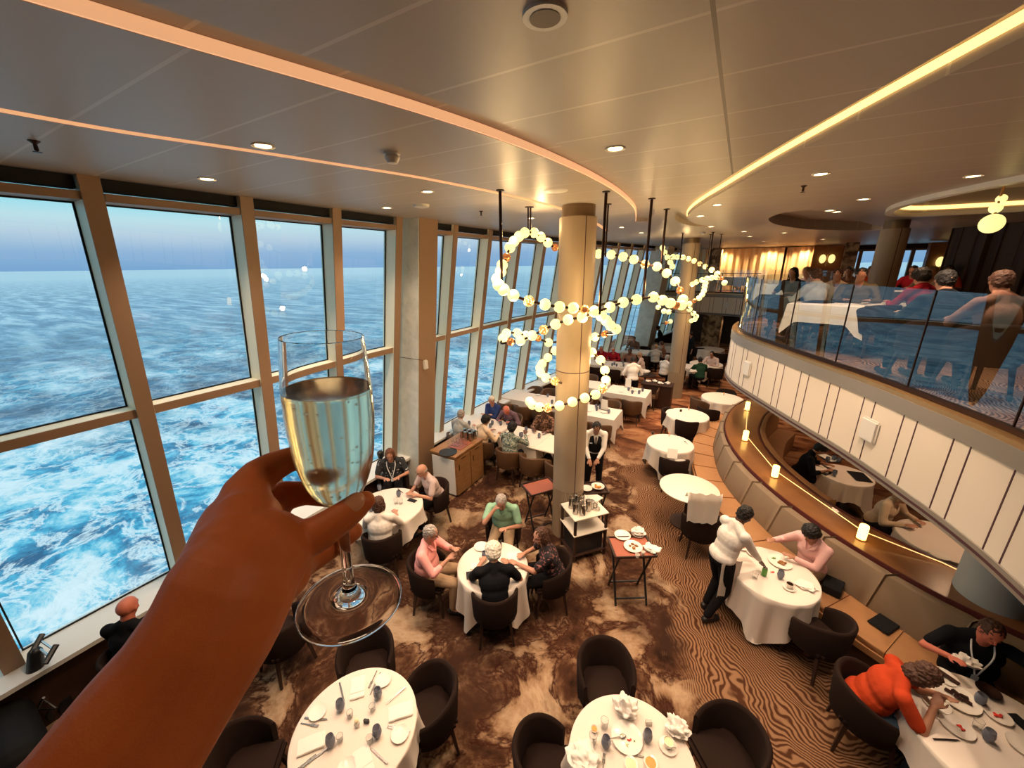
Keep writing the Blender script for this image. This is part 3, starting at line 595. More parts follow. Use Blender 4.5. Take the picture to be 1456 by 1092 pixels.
for u, v, lab in ((48, 200, 'small dark sprinkler head at the far left of the ceiling'), (684, 300, 'small dark sprinkler head left of the near column top'), (1143, 264, 'small dark sprinkler head in the right-hand ceiling')):
    p = P(u, v, 5.4); r = thing('sprinkler', lab, 'sprinkler', p)
    bm = BM(); lathe(bm, [(.004, -.06), (.012, -.055), (.010, -.02), (.03, -.004), (.03, 0)], p, 14); obj('head', bm, 'rod_metal', r)
    bm = BM(); lathe(bm, [(.022, -.068), (.022, -.064)], p, 14); obj('deflector', bm, 'rod_metal', r)
# pendant on the right
p = PD(1410, 318, 7.0); r = thing('pendant_light', 'glowing globe pendant hanging in the right-hand ceiling recess', 'pendant light', p)
bm = BM(); ball(bm, p, .10, 20); obj('globe', bm, 'globe', r); bm = BM(); ball(bm, p+Vector((.0, .02, .16)), .055, 16); ball(bm, p+Vector((.02, .02, .25)), .045, 16); obj('globe', bm, 'globe', r)
bm = BM(); tube(bm, [p+Vector((0, 0, .1)), (p.x, p.y, 5.7)], .012); obj('rod', bm, 'brass', r)
# ================================================================== OUTSIDE: sea
bm = BM(); bmesh.ops.create_grid(bm, x_segments=2, y_segments=2, size=20000); bmesh.ops.translate(bm, vec=(0, 0, -9.), verts=bm.verts)
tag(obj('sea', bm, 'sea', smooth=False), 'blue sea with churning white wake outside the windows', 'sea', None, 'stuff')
# ================================================================== THE HELD GLASS AND THE HAND
GD = .262
foot = PD(499, 855, GD+.004); rim = PD(458.6, 479, GD)
ax = (rim-foot); H = ax.length; ax.normalize()
def sat(y):                          # position along the glass axis for a picture row
    k = (y-855)/(479-855); u = 499+(458.6-499)*k
    lo, hi = 0., 1.
    for _ in range(40):
        m = (lo+hi)/2
        if proj(foot+ax*(H*m))[1] > y: lo = m
        else: hi = m
    return lo*H
prof = [(0, .0262), (479, .0238), (540, .0262), (570, .0268), (600, .0267), (641, .0250), (662, .0232), (682, .0200), (696, .0168), (705, .0130), (714, .0080), (722, .0048)]
prof = [(r, sat(y) if y else H) for y, r in prof[1:]]
outer_p = [(.0100, .0026), (.0200, .0012), (.0345, .0002), (.0368, .0000), (.0378, .0008), (.0372, .0018), (.0350, .0019), (.0300, .0022), (.0180, .0036), (.0110, .0056), (.0072, .0095), (.0048, .0165), (.0040, .024), (.0038, .05), (.0040, sat(722)-.004)]+[(r, z) for r, z in prof[::-1]]
def smoothp(pr, per=6):
    c = catmull([Vector((r, 0, z)) for r, z in pr], per); return [(max(.0002, p.x), p.z) for p in c]
op = smoothp(outer_p)
th = .0005; k0 = next(i for i, (r, z) in enumerate(op) if z > sat(716))
inner = [(max(.0003, r-th), z) for r, z in op[k0:]]
fl = thing('champagne_flute', 'champagne flute of pale sparkling wine held up in the outstretched hand', 'glass', foot)
bm = BM(); inn = [(.0003, op[k0][1]+.001)]+inner[1:]
lathe(bm, [(.0003, .0030)]+op+[(op[-1][0]-th/2, op[-1][1]+.0004)]+inn[::-1], foot, 64, False, ax); obj('glass_body', bm, 'glassware', fl, ang=24)
top = sat(551); wp = [(r+.00015, z) for r, z in inn if z < top]; rt = wp[-1][0]
bm = BM(); lathe(bm, wp+[(rt+.0002, top), (rt-.002, top-.0006), (.0003, top-.0007)], foot, 64, False, ax); obj('sparkling_wine', bm, 'wine', fl, ang=60)
random.seed(3)
for k in range(46):
    a = random.random()*2*pi; z = sat(700)+(top-sat(700)-.002)*random.random(); r = .8*min([rr for rr, zz in wp if abs(zz-z) < .012] or [.01])*random.random()**.5
    s_ = ax.orthogonal().normalized(); w_ = ax.cross(s_)
    bm = BM() if k == 0 else bb; bb = bm; ball(bb, foot+ax*z+(s_*math.cos(a)+w_*math.sin(a))*r, .0004+.0005*random.random(), 8)
tag(obj('bubbles', bb, 'glassware', fl), None, None, None, 'stuff')
# the hand: one continuous surface grown from tapered capsules
hd = thing('person', "bare suntanned forearm and hand holding the champagne flute at the left", 'person', PZ(150, 1115, .19))
bm = BM()
def hc(a, b):                        # (u, v, depth, radius in px)
    pa = PZ(a[0], a[1], a[2]); pb = PZ(b[0], b[1], b[2]); cap(bm, pa, a[3]*a[2]/FPX, pb, b[3]*b[2]/FPX, 20)
def chain(l):
    for a, b in zip(l, l[1:]): hc(a, b)
chain([(-120, 1420, .175, 138), (40, 1250, .182, 124), (150, 1116, .190, 106), (222, 1012, .198, 95), (268, 950, .204, 87), (308, 888, .210, 84), (334, 832, .218, 82)])
# palm and back of the hand
chain([(328, 840, .220, 78), (340, 790, .230, 66), (350, 742, .246, 46), (355, 706, .262, 27)])
chain([(345, 820, .222, 80), (372, 792, .232, 66), (396, 778, .242, 46)])
chain([(330, 800, .226, 62), (338, 748, .250, 48), (344, 706, .264, 28)])
chain([(345, 800, .236, 62), (368, 762, .262, 44), (376, 735, .280, 30)])
chain([(350, 830, .236, 66), (392, 812, .256, 48), (412, 800, .270, 36)])
# index finger behind the bowl
chain([(347, 702, .266, 29), (366, 678, .274, 25), (386, 665, .281, 22), (412, 653, .289, 17.5), (440, 651, .293, 16), (464, 656, .294, 14)])
# middle finger
chain([(374, 738, .280, 32), (388, 715, .288, 27), (404, 705, .294, 21), (436, 701, .299, 16.5), (470, 706, .300, 15), (494, 710, .298, 13)])
# ring finger and little finger showing under the thumb
chain([(400, 802, .268, 32), (432, 790, .284, 29), (462, 774, .292, 25), (488, 760, .294, 19), (500, 756, .293, 15)])
chain([(392, 820, .262, 30), (420, 806, .274, 21), (445, 792, .282, 15), (462, 782, .284, 11)])
# thumb in front of the stem
chain([(366, 800, .232, 52), (396, 784, .240, 38), (424, 772, .245, 29), (455, 757, .2475, 25.5), (486, 736, .2495, 22), (504, 722, .2510, 19.5), (519, 712, .2515, 14.5)])
arm = remeshed('forearm_and_hand', bm, 'hand_skin', hd, .0014, 9)
# thumbnail
c = PZ(508, 716, .2515); d = (PZ(519, 711, .2515)-PZ(490, 734, .2495)).normalized(); view = (Vector((0, 0, CAMZ))-c).normalized()
side = d.cross(view).normalized(); nrm = side.cross(d).normalized()
if nrm.dot(view) < 0: nrm = -nrm
nrm = (nrm-.28*side*(1 if side.z > 0 else -1)*-1).normalized(); side = d.cross(nrm).normalized()
rot = Matrix((d, side, nrm)).transposed()
bm = BM(); ball(bm, c+nrm*.0058+d*.0005, (.0080, .0060, .0028), 28, rot); obj('thumbnail', bm, 'nail', hd)
# ================================================================== CHANDELIERS
def chandelier(label, loops, rods, gr, tr):
    o0 = loops[0][0][0]; r = thing('chandelier', label, 'chandelier', PD(o0[0], o0[1], o0[2]))
    for L, closed in loops:
        pts = [PD(a[0], a[1], a[2]) for a in L]
        bm = BM(); tube(bm, catmull(pts, 4, closed), tr, 8, closed); obj('looping_tube', bm, 'rod_metal', r)
        for a, p in zip(L, pts):
            kind = a[3] if len(a) > 3 else 'g'
            if kind == 'n': continue
            bm = BM()
            if kind == 'g': ball(bm, p, gr, 18); obj('globe', bm, 'globe', r)
            elif kind == 'd': ball(bm, p, gr*.95, 18); obj('dimpled_globe', bm, 'globe_fret', r, label='gold speckled openwork globe')
            elif kind == 'c':
                bmesh.ops.create_icosphere(bm, subdivisions=2, radius=gr*.85, matrix=Matrix.Translation(p)); bmesh.ops.bevel(bm, geom=bm.edges[:], offset=gr*.07, segments=1, affect='EDGES')
                obj('copper_globe', bm, 'copper_glow', r, False, label='openwork copper globe')
    for (ut, vt), (ub, vb), d in rods:
        p = P(ut, vt, 5.4); q = PD(ub, vb, math.hypot(p.x, p.y)); bm = BM(); tube(bm, [p, (p.x, p.y, q.z-.03)], .018 if d else .012, 10); obj('hanging_rod', bm, 'rod_metal', r)
        bm = BM(); lathe(bm, [(.045, -.012), (.045, 0)], p, 16); obj('ceiling_plate', bm, 'rod_metal', r)
L1 = [(709, 405, 4.67), (707, 397, 4.78), (712, 386, 4.95), (714, 377, 5.1), (720, 366, 5.25, 'c'), (725, 352, 5.4), (731, 343, 5.55), (738, 336, 5.7), (746, 331, 5.85), (759, 331, 6.0), (769, 337, 6.15), (779, 345, 6.3), (789, 352, 6.45, 'c'), (802, 357, 6.6), (817, 359, 6.75), (834, 360, 6.75), (851, 361, 6.7), (869, 362, 6.6), (886, 365, 6.55), (901, 369, 6.55), (917, 376, 6.6, 'd'), (934, 379, 6.7), (948, 388.5, 6.7), (960, 400, 6.6), (967, 413, 6.45, 'c'), (971, 426, 6.25), (969, 434, 6.1), (961, 434, 6.0, 'c'), (953, 431, 5.9), (942, 427, 5.8), (929, 422.5, 5.7), (905, 426, 5.5), (886, 430, 5.35), (867, 437, 5.15), (845, 443, 4.97), (831, 440, 4.95, 'c'), (815, 438, 4.92), (795.5, 436.5, 4.86), (775, 433, 4.8), (752, 428, 4.75, 'd'), (730, 420, 4.7), (716, 412, 4.66)]
L2 = [(845, 444, 4.97, 'n'), (855, 449, 5.1), (862, 456, 5.25), (868, 463, 5.4), (876, 468, 5.6), (875, 474, 5.8, 'n'), (860, 475, 6.1, 'c'), (846, 479, 6.3), (820, 482, 6.5), (800, 485, 6.5), (780, 487, 6.35), (765, 481, 6.2, 'c'), (747, 477, 6.05), (735, 473.5, 5.9), (720, 474, 5.75), (715, 481, 5.55), (713, 488, 5.45, 'n'), (726, 486, 5.35, 'c'), (740, 484, 5.3), (757, 477, 5.25), (773, 469, 5.2, 'd'), (790, 461, 5.15), (808, 454.5, 5.1), (828, 451, 5.05), (840, 447, 5.0, 'n')]
L3 = [(842, 501, 6.1), (854, 512, 5.95), (860, 526.5, 5.8), (861.5, 540.5, 5.65), (857, 553, 5.5, 'd'), (846.5, 561, 5.35), (831.5, 566, 5.25), (814, 571.5, 5.2), (795.5, 577, 5.2), (779, 580, 5.25, 'd'), (767, 579, 5.35), (757, 576, 5.5), (753, 571, 5.65)]
L4 = [(803, 493, 6.35), (789, 499, 6.3), (779, 508.5, 6.2), (771, 517, 6.1), (767.5, 523, 6.0), (768.5, 530, 5.9), (776, 537, 5.8), (789, 542, 5.72, 'd'), (799, 545, 5.68, 'n')]
chandelier('large looping chandelier of glowing globes strung on dark tube round the near column',
  [(L1, True), (L2, True), (L3, False), (L4, False)],
  [((711, 270), (709, 405), 1), ((751, 294), (752, 336), 0), ((754.5, 294), (754, 336), 0), ((862, 272), (855, 443), 1), ((865, 290), (865, 362), 0), ((927, 282), (917, 424), 1), ((948, 297), (945, 386), 1)], .071, .017)
K1 = [(942, 352, 12.6), (945, 359, 12.4), (949, 366, 12.2), (957, 365, 12.4), (963, 365.5, 12.8), (971, 366, 13.2), (979, 368, 13.4), (987, 371, 13.4), (995, 375, 13.3, 'd'), (1003, 379, 13.1), (1012, 383.5, 12.9), (1020, 389, 12.7), (1026, 396, 12.5, 'c'), (1030, 402, 12.4), (1024, 398, 12.5, 'n'), (1019, 394, 12.7), (1012, 395, 12.8), (1005, 396, 12.9), (998, 398, 13.1), (990, 401, 13.3), (984.5, 404, 13.5)]
K2 = [(1006, 397, 12.9, 'n'), (1003, 403, 12.7), (1002, 408, 12.5), (1001, 413.5, 12.4), (998.5, 419, 12.3), (994, 424, 12.2), (987, 428, 12.1, 'c'), (980, 432, 12.0), (975, 436, 11.95, 'n'), (980.5, 440, 12.3), (986, 445.5, 12.7), (990, 450, 13.1), (988, 454, 13.6), (983, 456, 14.2), (977, 457, 14.7)]
K3 = [(949, 367, 12.2, 'n'), (953, 373, 12.0), (956, 379, 11.9), (952, 386, 11.9, 'n')]
K4 = [(936, 437, 12.4), (944, 442.5, 12.2), (951, 443.5, 12.1), (958, 443, 12.0, 'n')]; K5 = [(940, 460, 13.4, 'n'), (947, 459, 13.6, 'c'), (953, 457, 13.8)]
chandelier('second smaller-looking looping chandelier of glowing globes by the farther column', [(K1, False), (K2, False), (K3, False), (K4, False), (K5, False)],
  [((971, 331), (971, 366), 1), ((1011, 333), (1011, 384), 0), ((1014, 330), (1013, 384), 1), ((1026, 333), (1026, 396), 0)], .076, .017)
# ================================================================== FURNITURE
def make_chair(fab, label, cat='chair'):
    r = thing('tub_chair', label, cat, (0, 0, -50))
    r.location = (0, 0, 0)
    bm = BM(); box(bm, (0, .01, .425), (.46, .46, .09), 0, .03); obj('seat', bm, fab, r, world=False)
    bm = BM(); n = 28; R = []
    for i in range(n+1):
        t = -1+2*i/n; a = t*math.radians(118)-pi/2; s = abs(t)
        zt = .80-.15*max(0, (s-.30)/.70)**1.5; zb = .36; th = .045
        ro, ri = .285, .285-th
        def pt(rad, z): k = 1+.10*(z-.4)/.4*(1-s*.5); return bm.verts.new((rad*k*math.cos(a), rad*k*math.sin(a)*1.02+.015, z))
        R.append([pt(ri, zb), pt(ro-.01, zb), pt(ro, zb+.02), pt(ro, zt-.03), pt(ro-.012, zt-.006), pt((ro+ri)/2, zt), pt(ri+.012, zt-.006), pt(ri, zt-.03)])
    m = len(R[0])
    for a, b in zip(R, R[1:]):
        for k in range(m): bm.faces.new((a[k], a[(k+1) % m], b[(k+1) % m], b[k]))
    bm.faces.new(R[0]); bm.faces.new(R[-1]); obj('backrest', bm, fab, r, world=False)
    for sx in (-1, 1):
        for sy in (-1, 1):
            bm = BM(); x, y = sx*.17, sy*.16+.01
            a = [(x-.02, y-.02, .39), (x+.02, y-.02, .39), (x+.02, y+.02, .39), (x-.02, y+.02, .39)]; ex, ey = x+sx*.045, y+sy*.05
            b = [(ex-.012, ey-.012, 0), (ex+.012, ey-.012, 0), (ex+.012, ey+.012, 0), (ex-.012, ey+.012, 0)]; hexa(bm, b, a); obj('leg', bm, 'chair_leg', r, False, False)
    return r
PROTO = {}
def face(a, b): return math.atan2(-(b[0]-a[0]), (b[1]-a[1]))
def place_chair(p, tgt, label, kind='chair_fabric', group=None, rz=None):
    rz = face(p, tgt) if rz is None else rz
    if kind not in PROTO:
        PROTO[kind] = r = make_chair(kind, label); r.location = (p[0], p[1], 0); r.rotation_euler = (0, 0, rz)
        if group: r['group'] = group
        return r
    r = dup(PROTO[kind], (p[0], p[1], 0), rz, label)
    if group: r['group'] = group
    elif 'group' in r: del r['group']
    return r
def table_base(t, x, y, z, m='dark_panel'):
    bm = BM(); lathe(bm, [(.26, 0), (.26, .025), (.05, .04), (.035, .08), (.035, .70), (.10, .715)], (x, y, z), 24); obj('pedestal', bm, m, t)
def round_table(c, r, label, cloth=None, side=1.62, rot=0., z=0., seed=0, cloth_group=None):
    x, y = c[0], c[1]
    t = thing('round_table', label, 'table', (x, y, z)); table_base(t, x, y, z)
    bm = BM(); lathe(bm, [(r-.02, .712), (r, .72), (r, .735), (r-.01, .742)], (x, y, z), 64); obj('tabletop', bm, 'pale_laminate', t)
    if cloth:
        rnd = random.Random(seed+5); ph = [rnd.random()*6.28 for _ in range(4)]; n = 160; bm = BM()
        rings = [[bm.verts.new((x+(r+.004)*q*math.cos(2*pi*i/n), y+(r+.004)*q*math.sin(2*pi*i/n), z+.747-.003*(q > .99))) for i in range(n)] for q in (.5, .93, .985, 1.)]
        top = bm.faces.new(rings[0]); K = 9
        for k in range(1, K+1):
            ring = []
            for i in range(n):
                a = 2*pi*i/n; aa = a-rot; s = side/2/max(abs(math.cos(aa)), abs(math.sin(aa))); s = min(s, side*.66); drop = max(.12, s-r)
                f = k/K; zz = .742-drop*f
                w = (.5+.5*math.cos(4*aa+pi))**.6           # corners fold most
                fold = (.012+.030*w)*math.sin(11*a+ph[0]+.8*math.sin(3*a+ph[1]))+.008*math.sin(23*a+ph[2])
                rr = r+.006+.03*f*f+fold*f**.8*1.1
                ring.append(bm.verts.new((x+rr*math.cos(a), y+rr*math.sin(a), z+max(.06, zz))))
            rings.append(ring)
        for a, b in zip(rings, rings[1:]):
            for i in range(n): bm.faces.new((a[i], a[(i+1) % n], b[(i+1) % n], b[i]))
        tag(obj('tablecloth', bm, 'cloth', ang=80), cloth, 'tablecloth', cloth_group)
def rect_table(c, a, b, rz, label, cloth=None, drop=.30, z=0., seed=0, cloth_group=None, group=None):
    t = thing('rectangular_table', label, 'table', (c[0], c[1], z), rz, group)
    bm = BM(); box(bm, (0, 0, .725), (a, b, .03), 0, .008); obj('tabletop', bm, 'pale_laminate', t, world=False)
    for s in (-1, 1):
        bm = BM(); tube(bm, [(s*a*.32, 0, .02), (s*a*.32, 0, .71)], .03); box(bm, (s*a*.32, 0, .02), (.08, b*.7, .03)); obj('leg', bm, 'dark_panel', t, world=False)
    if cloth:
        rnd = random.Random(seed+9); ph = [rnd.random()*6.28 for _ in range(3)]; bm = BM(); per = []
        n1, n2 = 26, 18
        for i in range(n1): per.append((-a/2+a*i/n1, -b/2, 0, -1))
        for i in range(n2): per.append((a/2, -b/2+b*i/n2, 1, 0))
        for i in range(n1): per.append((a/2-a*i/n1, b/2, 0, 1))
        for i in range(n2): per.append((-a/2, b/2-b*i/n2, -1, 0))
        N = len(per); rings = []
        rings.append([bm.verts.new((p[0]*1.004, p[1]*1.004, .748)) for p in per]); bm.faces.new(rings[0])
        for k in range(1, 8):
            f = k/7; ring = []
            for i, (px, py, nx, ny) in enumerate(per):
                cdist = min(math.hypot(abs(px)-a/2, abs(py)-b/2), .4); cw = max(0, 1-cdist/.16)
                dr = drop*(1+.75*cw**1.2); amp = (.010*math.sin(i*.9+ph[0])+.016*cw)*f
                l = math.hypot(px, py); rx, ry = px/l, py/l
                ring.append(bm.verts.new((px*1.004+(nx+rx*cw)*(.004+.02*f+amp), py*1.004+(ny+ry*cw)*(.004+.02*f+amp), .746-dr*f)))
            rings.append(ring)
        for r1, r2 in zip(rings, rings[1:]):
            for i in range(N): bm.faces.new((r1[i], r1[(i+1) % N], r2[(i+1) % N], r2[i]))
        o = obj('tablecloth', bm, 'cloth', None, ang=60); o.location = (c[0], c[1], z); o.rotation_euler = (0, 0, rz); tag(o, cloth, 'tablecloth', cloth_group)
# ---- table ware (world-space, base at p)
def lbl(r, label, group): 
    return r
def plate(p, r, label, group=None, food=None, name='plate'):
    t = thing(name, label, 'plate', p, 0, group); bm = BM(); lathe(bm, [(r*.5, 0), (r*.62, .002), (r, .016), (r, .019), (r*.66, .006), (.002, .005)], p, 36, False); obj('dish', bm, 'china', t)
    return t
def foodbit(p, kind, label, s=.02, sub=None):
    r = random.Random(int(p.x*991+p.y*77)); bm = BM()
    for k in range(5): ball(bm, Vector(p)+Vector((r.uniform(-s, s), r.uniform(-s, s), s*.35)), (s*r.uniform(.4, .8), s*r.uniform(.3, .6), s*r.uniform(.25, .5)), 8)
    return tag(remeshed('food', bm, kind, None, .004, 1), label, 'food')
def goblet(p, label, group=None, m='blue_glass'):
    t = thing('stemless_goblet', label, 'glass', p, 0, group)
    bm = BM(); lathe(bm, [(.024, 0), (.026, .004), (.034, .03), (.040, .055), (.037, .085), (.031, .112), (.029, .112), (.035, .085), (.037, .055), (.031, .03), (.02, .008), (.001, .007)], p, 28, False); obj('bowl', bm, m, t)
    return t
def tumbler(p, label, group=None, m='glassware', h=.09, r=.034):
    t = thing('drinking_glass', label, 'glass', p, 0, group); bm = BM()
    lathe(bm, [(r*.8, 0), (r, h), (r-.002, h), (r*.8-.002, .006), (.001, .006)], p, 24, False); obj('bowl', bm, m, t); return t
def stemglass(p, label, group=None):
    t = thing('wine_glass', label, 'glass', p, 0, group); bm = BM()
    lathe(bm, [(.033, 0), (.033, .002), (.006, .006), (.004, .02), (.004, .075), (.02, .09), (.036, .12), (.034, .17), (.032, .17), (.034, .12), (.018, .093), (.001, .086)], p, 24, False); obj('bowl', bm, 'glassware', t); return t
def cutlery(p, rz, kind, label, group=None):
    t = thing(kind, label, 'cutlery', p, rz, group); bm = BM()
    if kind == 'knife':
        box(bm, (0, -.055, .003), (.016, .10, .005), 0, .002); vs = [(-.008, -.005), (.008, -.005), (.010, .06), (.004, .11), (-.006, .10)]; prism(bm, vs, .001, .004)
    elif kind == 'fork':
        box(bm, (0, -.05, .003), (.010, .11, .004), 0, .0015); box(bm, (0, .012, .003), (.022, .03, .003), 0, .001)
        for i in range(4): box(bm, (-.009+.006*i, .045, .003), (.003, .045, .003))
    else:
        box(bm, (0, -.04, .003), (.008, .11, .004), 0, .0015); ball(bm, (0, .035, .004), (.018, .028, .005), 14)
    obj('blade' if kind == 'knife' else 'head', bm, 'steel', t, world=False); return t
def napkin(p, rz, label, group=None, w=.13, l=.21):
    t = bpy.data.objects; bm = BM(); box(bm, (0, 0, .009), (w, l, .016), 0, .005); box(bm, (0, l*.02, .018), (w*.96, l*.5, .006), 0, .002); o = obj('folded_napkin', bm, 'napkin'); o.location = p; o.rotation_euler = (0, 0, rz); return tag(o, label, 'napkin', group)
def crumple(p, s, label, name='crumpled_napkin', m='napkin', h=1., seed=1, parent=None):
    bm = BM(); bmesh.ops.create_icosphere(bm, subdivisions=4, radius=1.)
    for v in bm.verts:
        c = v.co.copy(); k = noise.noise(c*2.2+Vector((seed*3.1, 0, 0)))*.5+noise.noise(c*5+Vector((0, seed*2., 0)))*.22
        v.co = Vector((c.x*s*(1+k), c.y*s*.8*(1+k), max(-.0, (c.z*.45+.4)*s*h*(1+k*1.2))))+Vector(p)
    o = obj(name, bm, m, parent, ang=80)
    return tag(o, label, 'napkin') if parent is None else o
def cup(p, label, m='coffee'):
    t = thing('coffee_cup', label, 'cup', p); bm = BM(); lathe(bm, [(.03, 0), (.07, .010), (.072, .013), (.03, .006)], p, 28); obj('saucer', bm, 'china', t)
    bm = BM(); lathe(bm, [(.022, .012), (.036, .04), (.041, .07), (.038, .07), (.033, .04), (.018, .018)], p, 24, False); tube(bm, [Vector(p)+Vector(q) for q in ((.036, 0, .058), (.058, 0, .055), (.056, 0, .035), (.033, 0, .03))], .004, 6); obj('cup', bm, 'china', t)
    bm = BM(); lathe(bm, [(.037, .060), (.037, .061)], p, 20); obj('coffee', bm, m, t); return t
def pitcher(p, label, group=None, h=.19, rz=0.):
    t = thing('coffee_pot', label, 'pot', p, rz, group); bm = BM(); lathe(bm, [(.045, 0), (.048, .02), (.042, h*.75), (.046, h), (.0, h+.012)], (0, 0, 0), 24, False); obj('body', bm, 'steel', t, world=False)
    bm = BM(); tube(bm, catmull([(.042, 0, h*.85), (.085, 0, h*.8), (.085, 0, h*.3), (.044, 0, h*.2)], 4), .007, 6); obj('handle', bm, 'black_plastic', t, world=False); return t
TZ = .752
T = {}
def ctr(u, v, z=.745): p = P(u, v, z); return (p.x, p.y)
T1 = (-2.39, 1.33); T2 = (-.23, 2.28); T3 = (-2.36, 3.52); T4 = (-4.62, 3.80); T5 = ctr(1099, 815); T6 = (2.42, 3.92); T7 = ctr(980, 693); T8 = ctr(953, 630); T9 = ctr(977, 590); T10 = ctr(1027, 566)
T13 = ctr(1010, 496); T14 = ctr(1004, 517); T11 = ctr(1202, 675); T12 = (3.05, 7.1)
round_table(T1, .52, 'round table laid for four at the bottom left of the floor, below the glass foot', 'white tablecloth laid with four place settings, below the glass foot', 1.5, .3, seed=1)
round_table(T2, .50, 'round table covered in used dishes at the bottom centre', 'white tablecloth strewn with used dishes at the bottom centre', 1.5, .1, seed=2)
round_table(T3, .47, 'round table of the four diners in the middle of the floor', 'white tablecloth between the man in green and the white-haired diner', 1.75, .55, seed=3)
round_table(T4, .56, 'round table of three diners beside the window column', 'white tablecloth of the table beside the pale window column', 1.6, .2, seed=4)
round_table(T5, .50, 'round table where the diner in pink sits on the banquette', 'long-hanging white tablecloth in front of the diner in the pink blouse', 1.95, .62, seed=5)
round_table(T6, .62, 'large round table at the bottom right corner', 'white tablecloth at the bottom right corner, beside the diner in red', 1.85, .4, seed=6)
round_table(T7, .50, 'bare cream round table without a cloth by the banquette')
round_table(T8, .49, 'nearest of the empty round tables along the banquette', 'white tablecloth on the empty table just beyond the bare round table', 1.75, .7, seed=8)
round_table(T9, .53, 'middle one of the three empty round tables along the banquette', 'white tablecloth on the middle of the three empty tables along the banquette', 1.7, .5, seed=9)
round_table(T10, .56, 'farthest of the three empty round tables, at the end of the banquette', 'white tablecloth on the empty table at the far end of the banquette', 1.7, .2, seed=10)
round_table(T13, .60, 'farthest round table under the far balcony by the marble pillar', 'white tablecloth on the farthest table by the marble pillar', 1.7, .2, seed=11)
round_table(T14, .60, 'round table behind the diner in dark green', 'white tablecloth behind the diner in dark green', 1.8, .8, seed=12)
round_table(T11, .42, 'round table with black menus behind the wooden shelf', 'cream tablecloth under black menus, behind the wooden shelf', 1.5, .1, seed=13)
round_table(T12, .50, 'round table behind the shelf beside the diner in a knitted sweater', 'white tablecloth beside the diner in the knitted sweater', 1.6, .1, seed=14)
# rectangular tables by the windows
rect_table((-5.05, 7.50), 1.05, .80, -.05, 'table at the window with the four older diners', 'white tablecloth at the window, between the dark-haired woman and the man in blue', .3, seed=1)
rect_table((-3.93, 7.40), 1.00, .80, -.05, 'table next to the window table, with the woman in the teal patterned top', 'white tablecloth in front of the woman in the teal patterned top', .38, seed=2)
rect_table((-3.02, 7.33), 1.25, .85, .0, 'bare cream rectangular table behind the near column')
rect_table((-5.3, 9.9), 1.3, .8, 0, 'empty window table of the long row beyond the near column', 'white tablecloth on the long empty row, window end', .3, seed=3)
rect_table((-4.0, 9.95), 1.3, .8, 0, 'empty middle table of the long row beyond the near column', 'white tablecloth on the long empty row, aisle end', .3, seed=4)
rect_table((-2.92, 9.75), 1.15, .85, 0, 'empty table with a menu stand just right of the near column', 'white tablecloth with a menu stand, just right of the near column', .38, seed=5)
rect_table((-2.62, 11.95), 1.25, .9, 0, 'empty table with a menu stand, second one right of the near column', 'white tablecloth with a menu stand, in front of the waiter in white', .38, seed=6)
rect_table((-3.95, 12.1), 1.2, .85, 0, 'empty table partly behind the near column and globes', 'white tablecloth partly hidden by the near column', .3, seed=7)
rect_table((-4.15, 15.2), 1.7, .95, .05, 'table of diners by the far windows, left of the waiter in white', 'white tablecloth crowded with glasses by the far windows', .3, seed=8)
rect_table((-3.6, 18.1), 1.5, .95, .05, 'table of diners beyond the waiter in white', 'white tablecloth beyond the waiter in white', .3, seed=9)
rect_table((-2.7, 20.3), 1.4, .9, .05, 'farthest window-side table before the far balcony', 'white tablecloth on the farthest window-side table', .3, seed=10)
rect_table((-1.35, 16.2), 1.0, .8, 0, 'table right of the farther column, before the diner in dark green', 'cream tablecloth right of the farther column', .3, seed=11)
# upper deck tables
U = 3.2
ut = P(1165, 432, U+.745); rect_table((ut.x+.10, ut.y), .95, .72, -.28, 'white-clothed table just behind the balcony glass, nearer the curved tip', 'white tablecloth behind the balcony glass, nearer the curved tip', .28, U, seed=20)
ut2 = P(1275, 433, U+.745); rect_table((ut2.x+.05, ut2.y+.0), .95, .72, -.28, 'white-clothed table behind the balcony glass, right of centre', 'white tablecloth behind the balcony glass, right of centre', .28, U, seed=21)
for i, (u, d) in enumerate(((1100, 15.5), (1290, 13.))):
    p = PD(u, 420, d); rect_table((p.x, p.y), 1.1, .8, 0, ('upper deck table near the far curtains', 'upper deck table right of the deck column')[i], ('white tablecloth on the upper deck near the far curtains', 'white tablecloth on the upper deck right of the deck column')[i], .3, U, seed=22+i)
for i, u in enumerate((995, 1035, 1062)):
    p = PD(u, 405, 23.3); rect_table((p.x, p.y), .85, .8, 0, ('left', 'middle', 'right')[i]+' table on the far balcony behind the metal railing', ('left', 'middle', 'right')[i]+' white tablecloth on the far balcony', .4, U, seed=30+i)
# ---- chairs
def side(p, t):
    a = proj((p[0], p[1], .45)); b = proj((t[0], t[1], .75)); dx, dy = a[0]-b[0], a[1]-b[1]
    if abs(dx) > abs(dy)*1.1: return 'right' if dx > 0 else 'left'
    return 'near' if dy > 0 else 'far'
def around(c, px, desc, kind='chair_fabric', z=.45):
    col = {'chair_fabric': 'dark brown', 'chair_leather': 'light brown leather'}[kind]
    for q in px:
        p = P(q[0], q[1], z) if len(q) == 2 else Vector(q)
        place_chair(p, c, '%s tub chair on the %s side of %s' % (col, side(p, c), desc), kind)
around(T1, [(523, 951), (610, 1012), (352, 1100)], 'the table laid for four')
around(T2, [(860, 975), (1032, 1078)], 'the dish-strewn table')
place_chair(P(778, 1100, .45), T2, 'dark brown tub chair just showing at the lower left of the dish-strewn table')
def chair_of(u, v, c, who, kind='chair_fabric', z=.45): 
    p = P(u, v, z); place_chair(p, c, 'tub chair occupied by the %s' % who, kind); return p
SEATS = {}
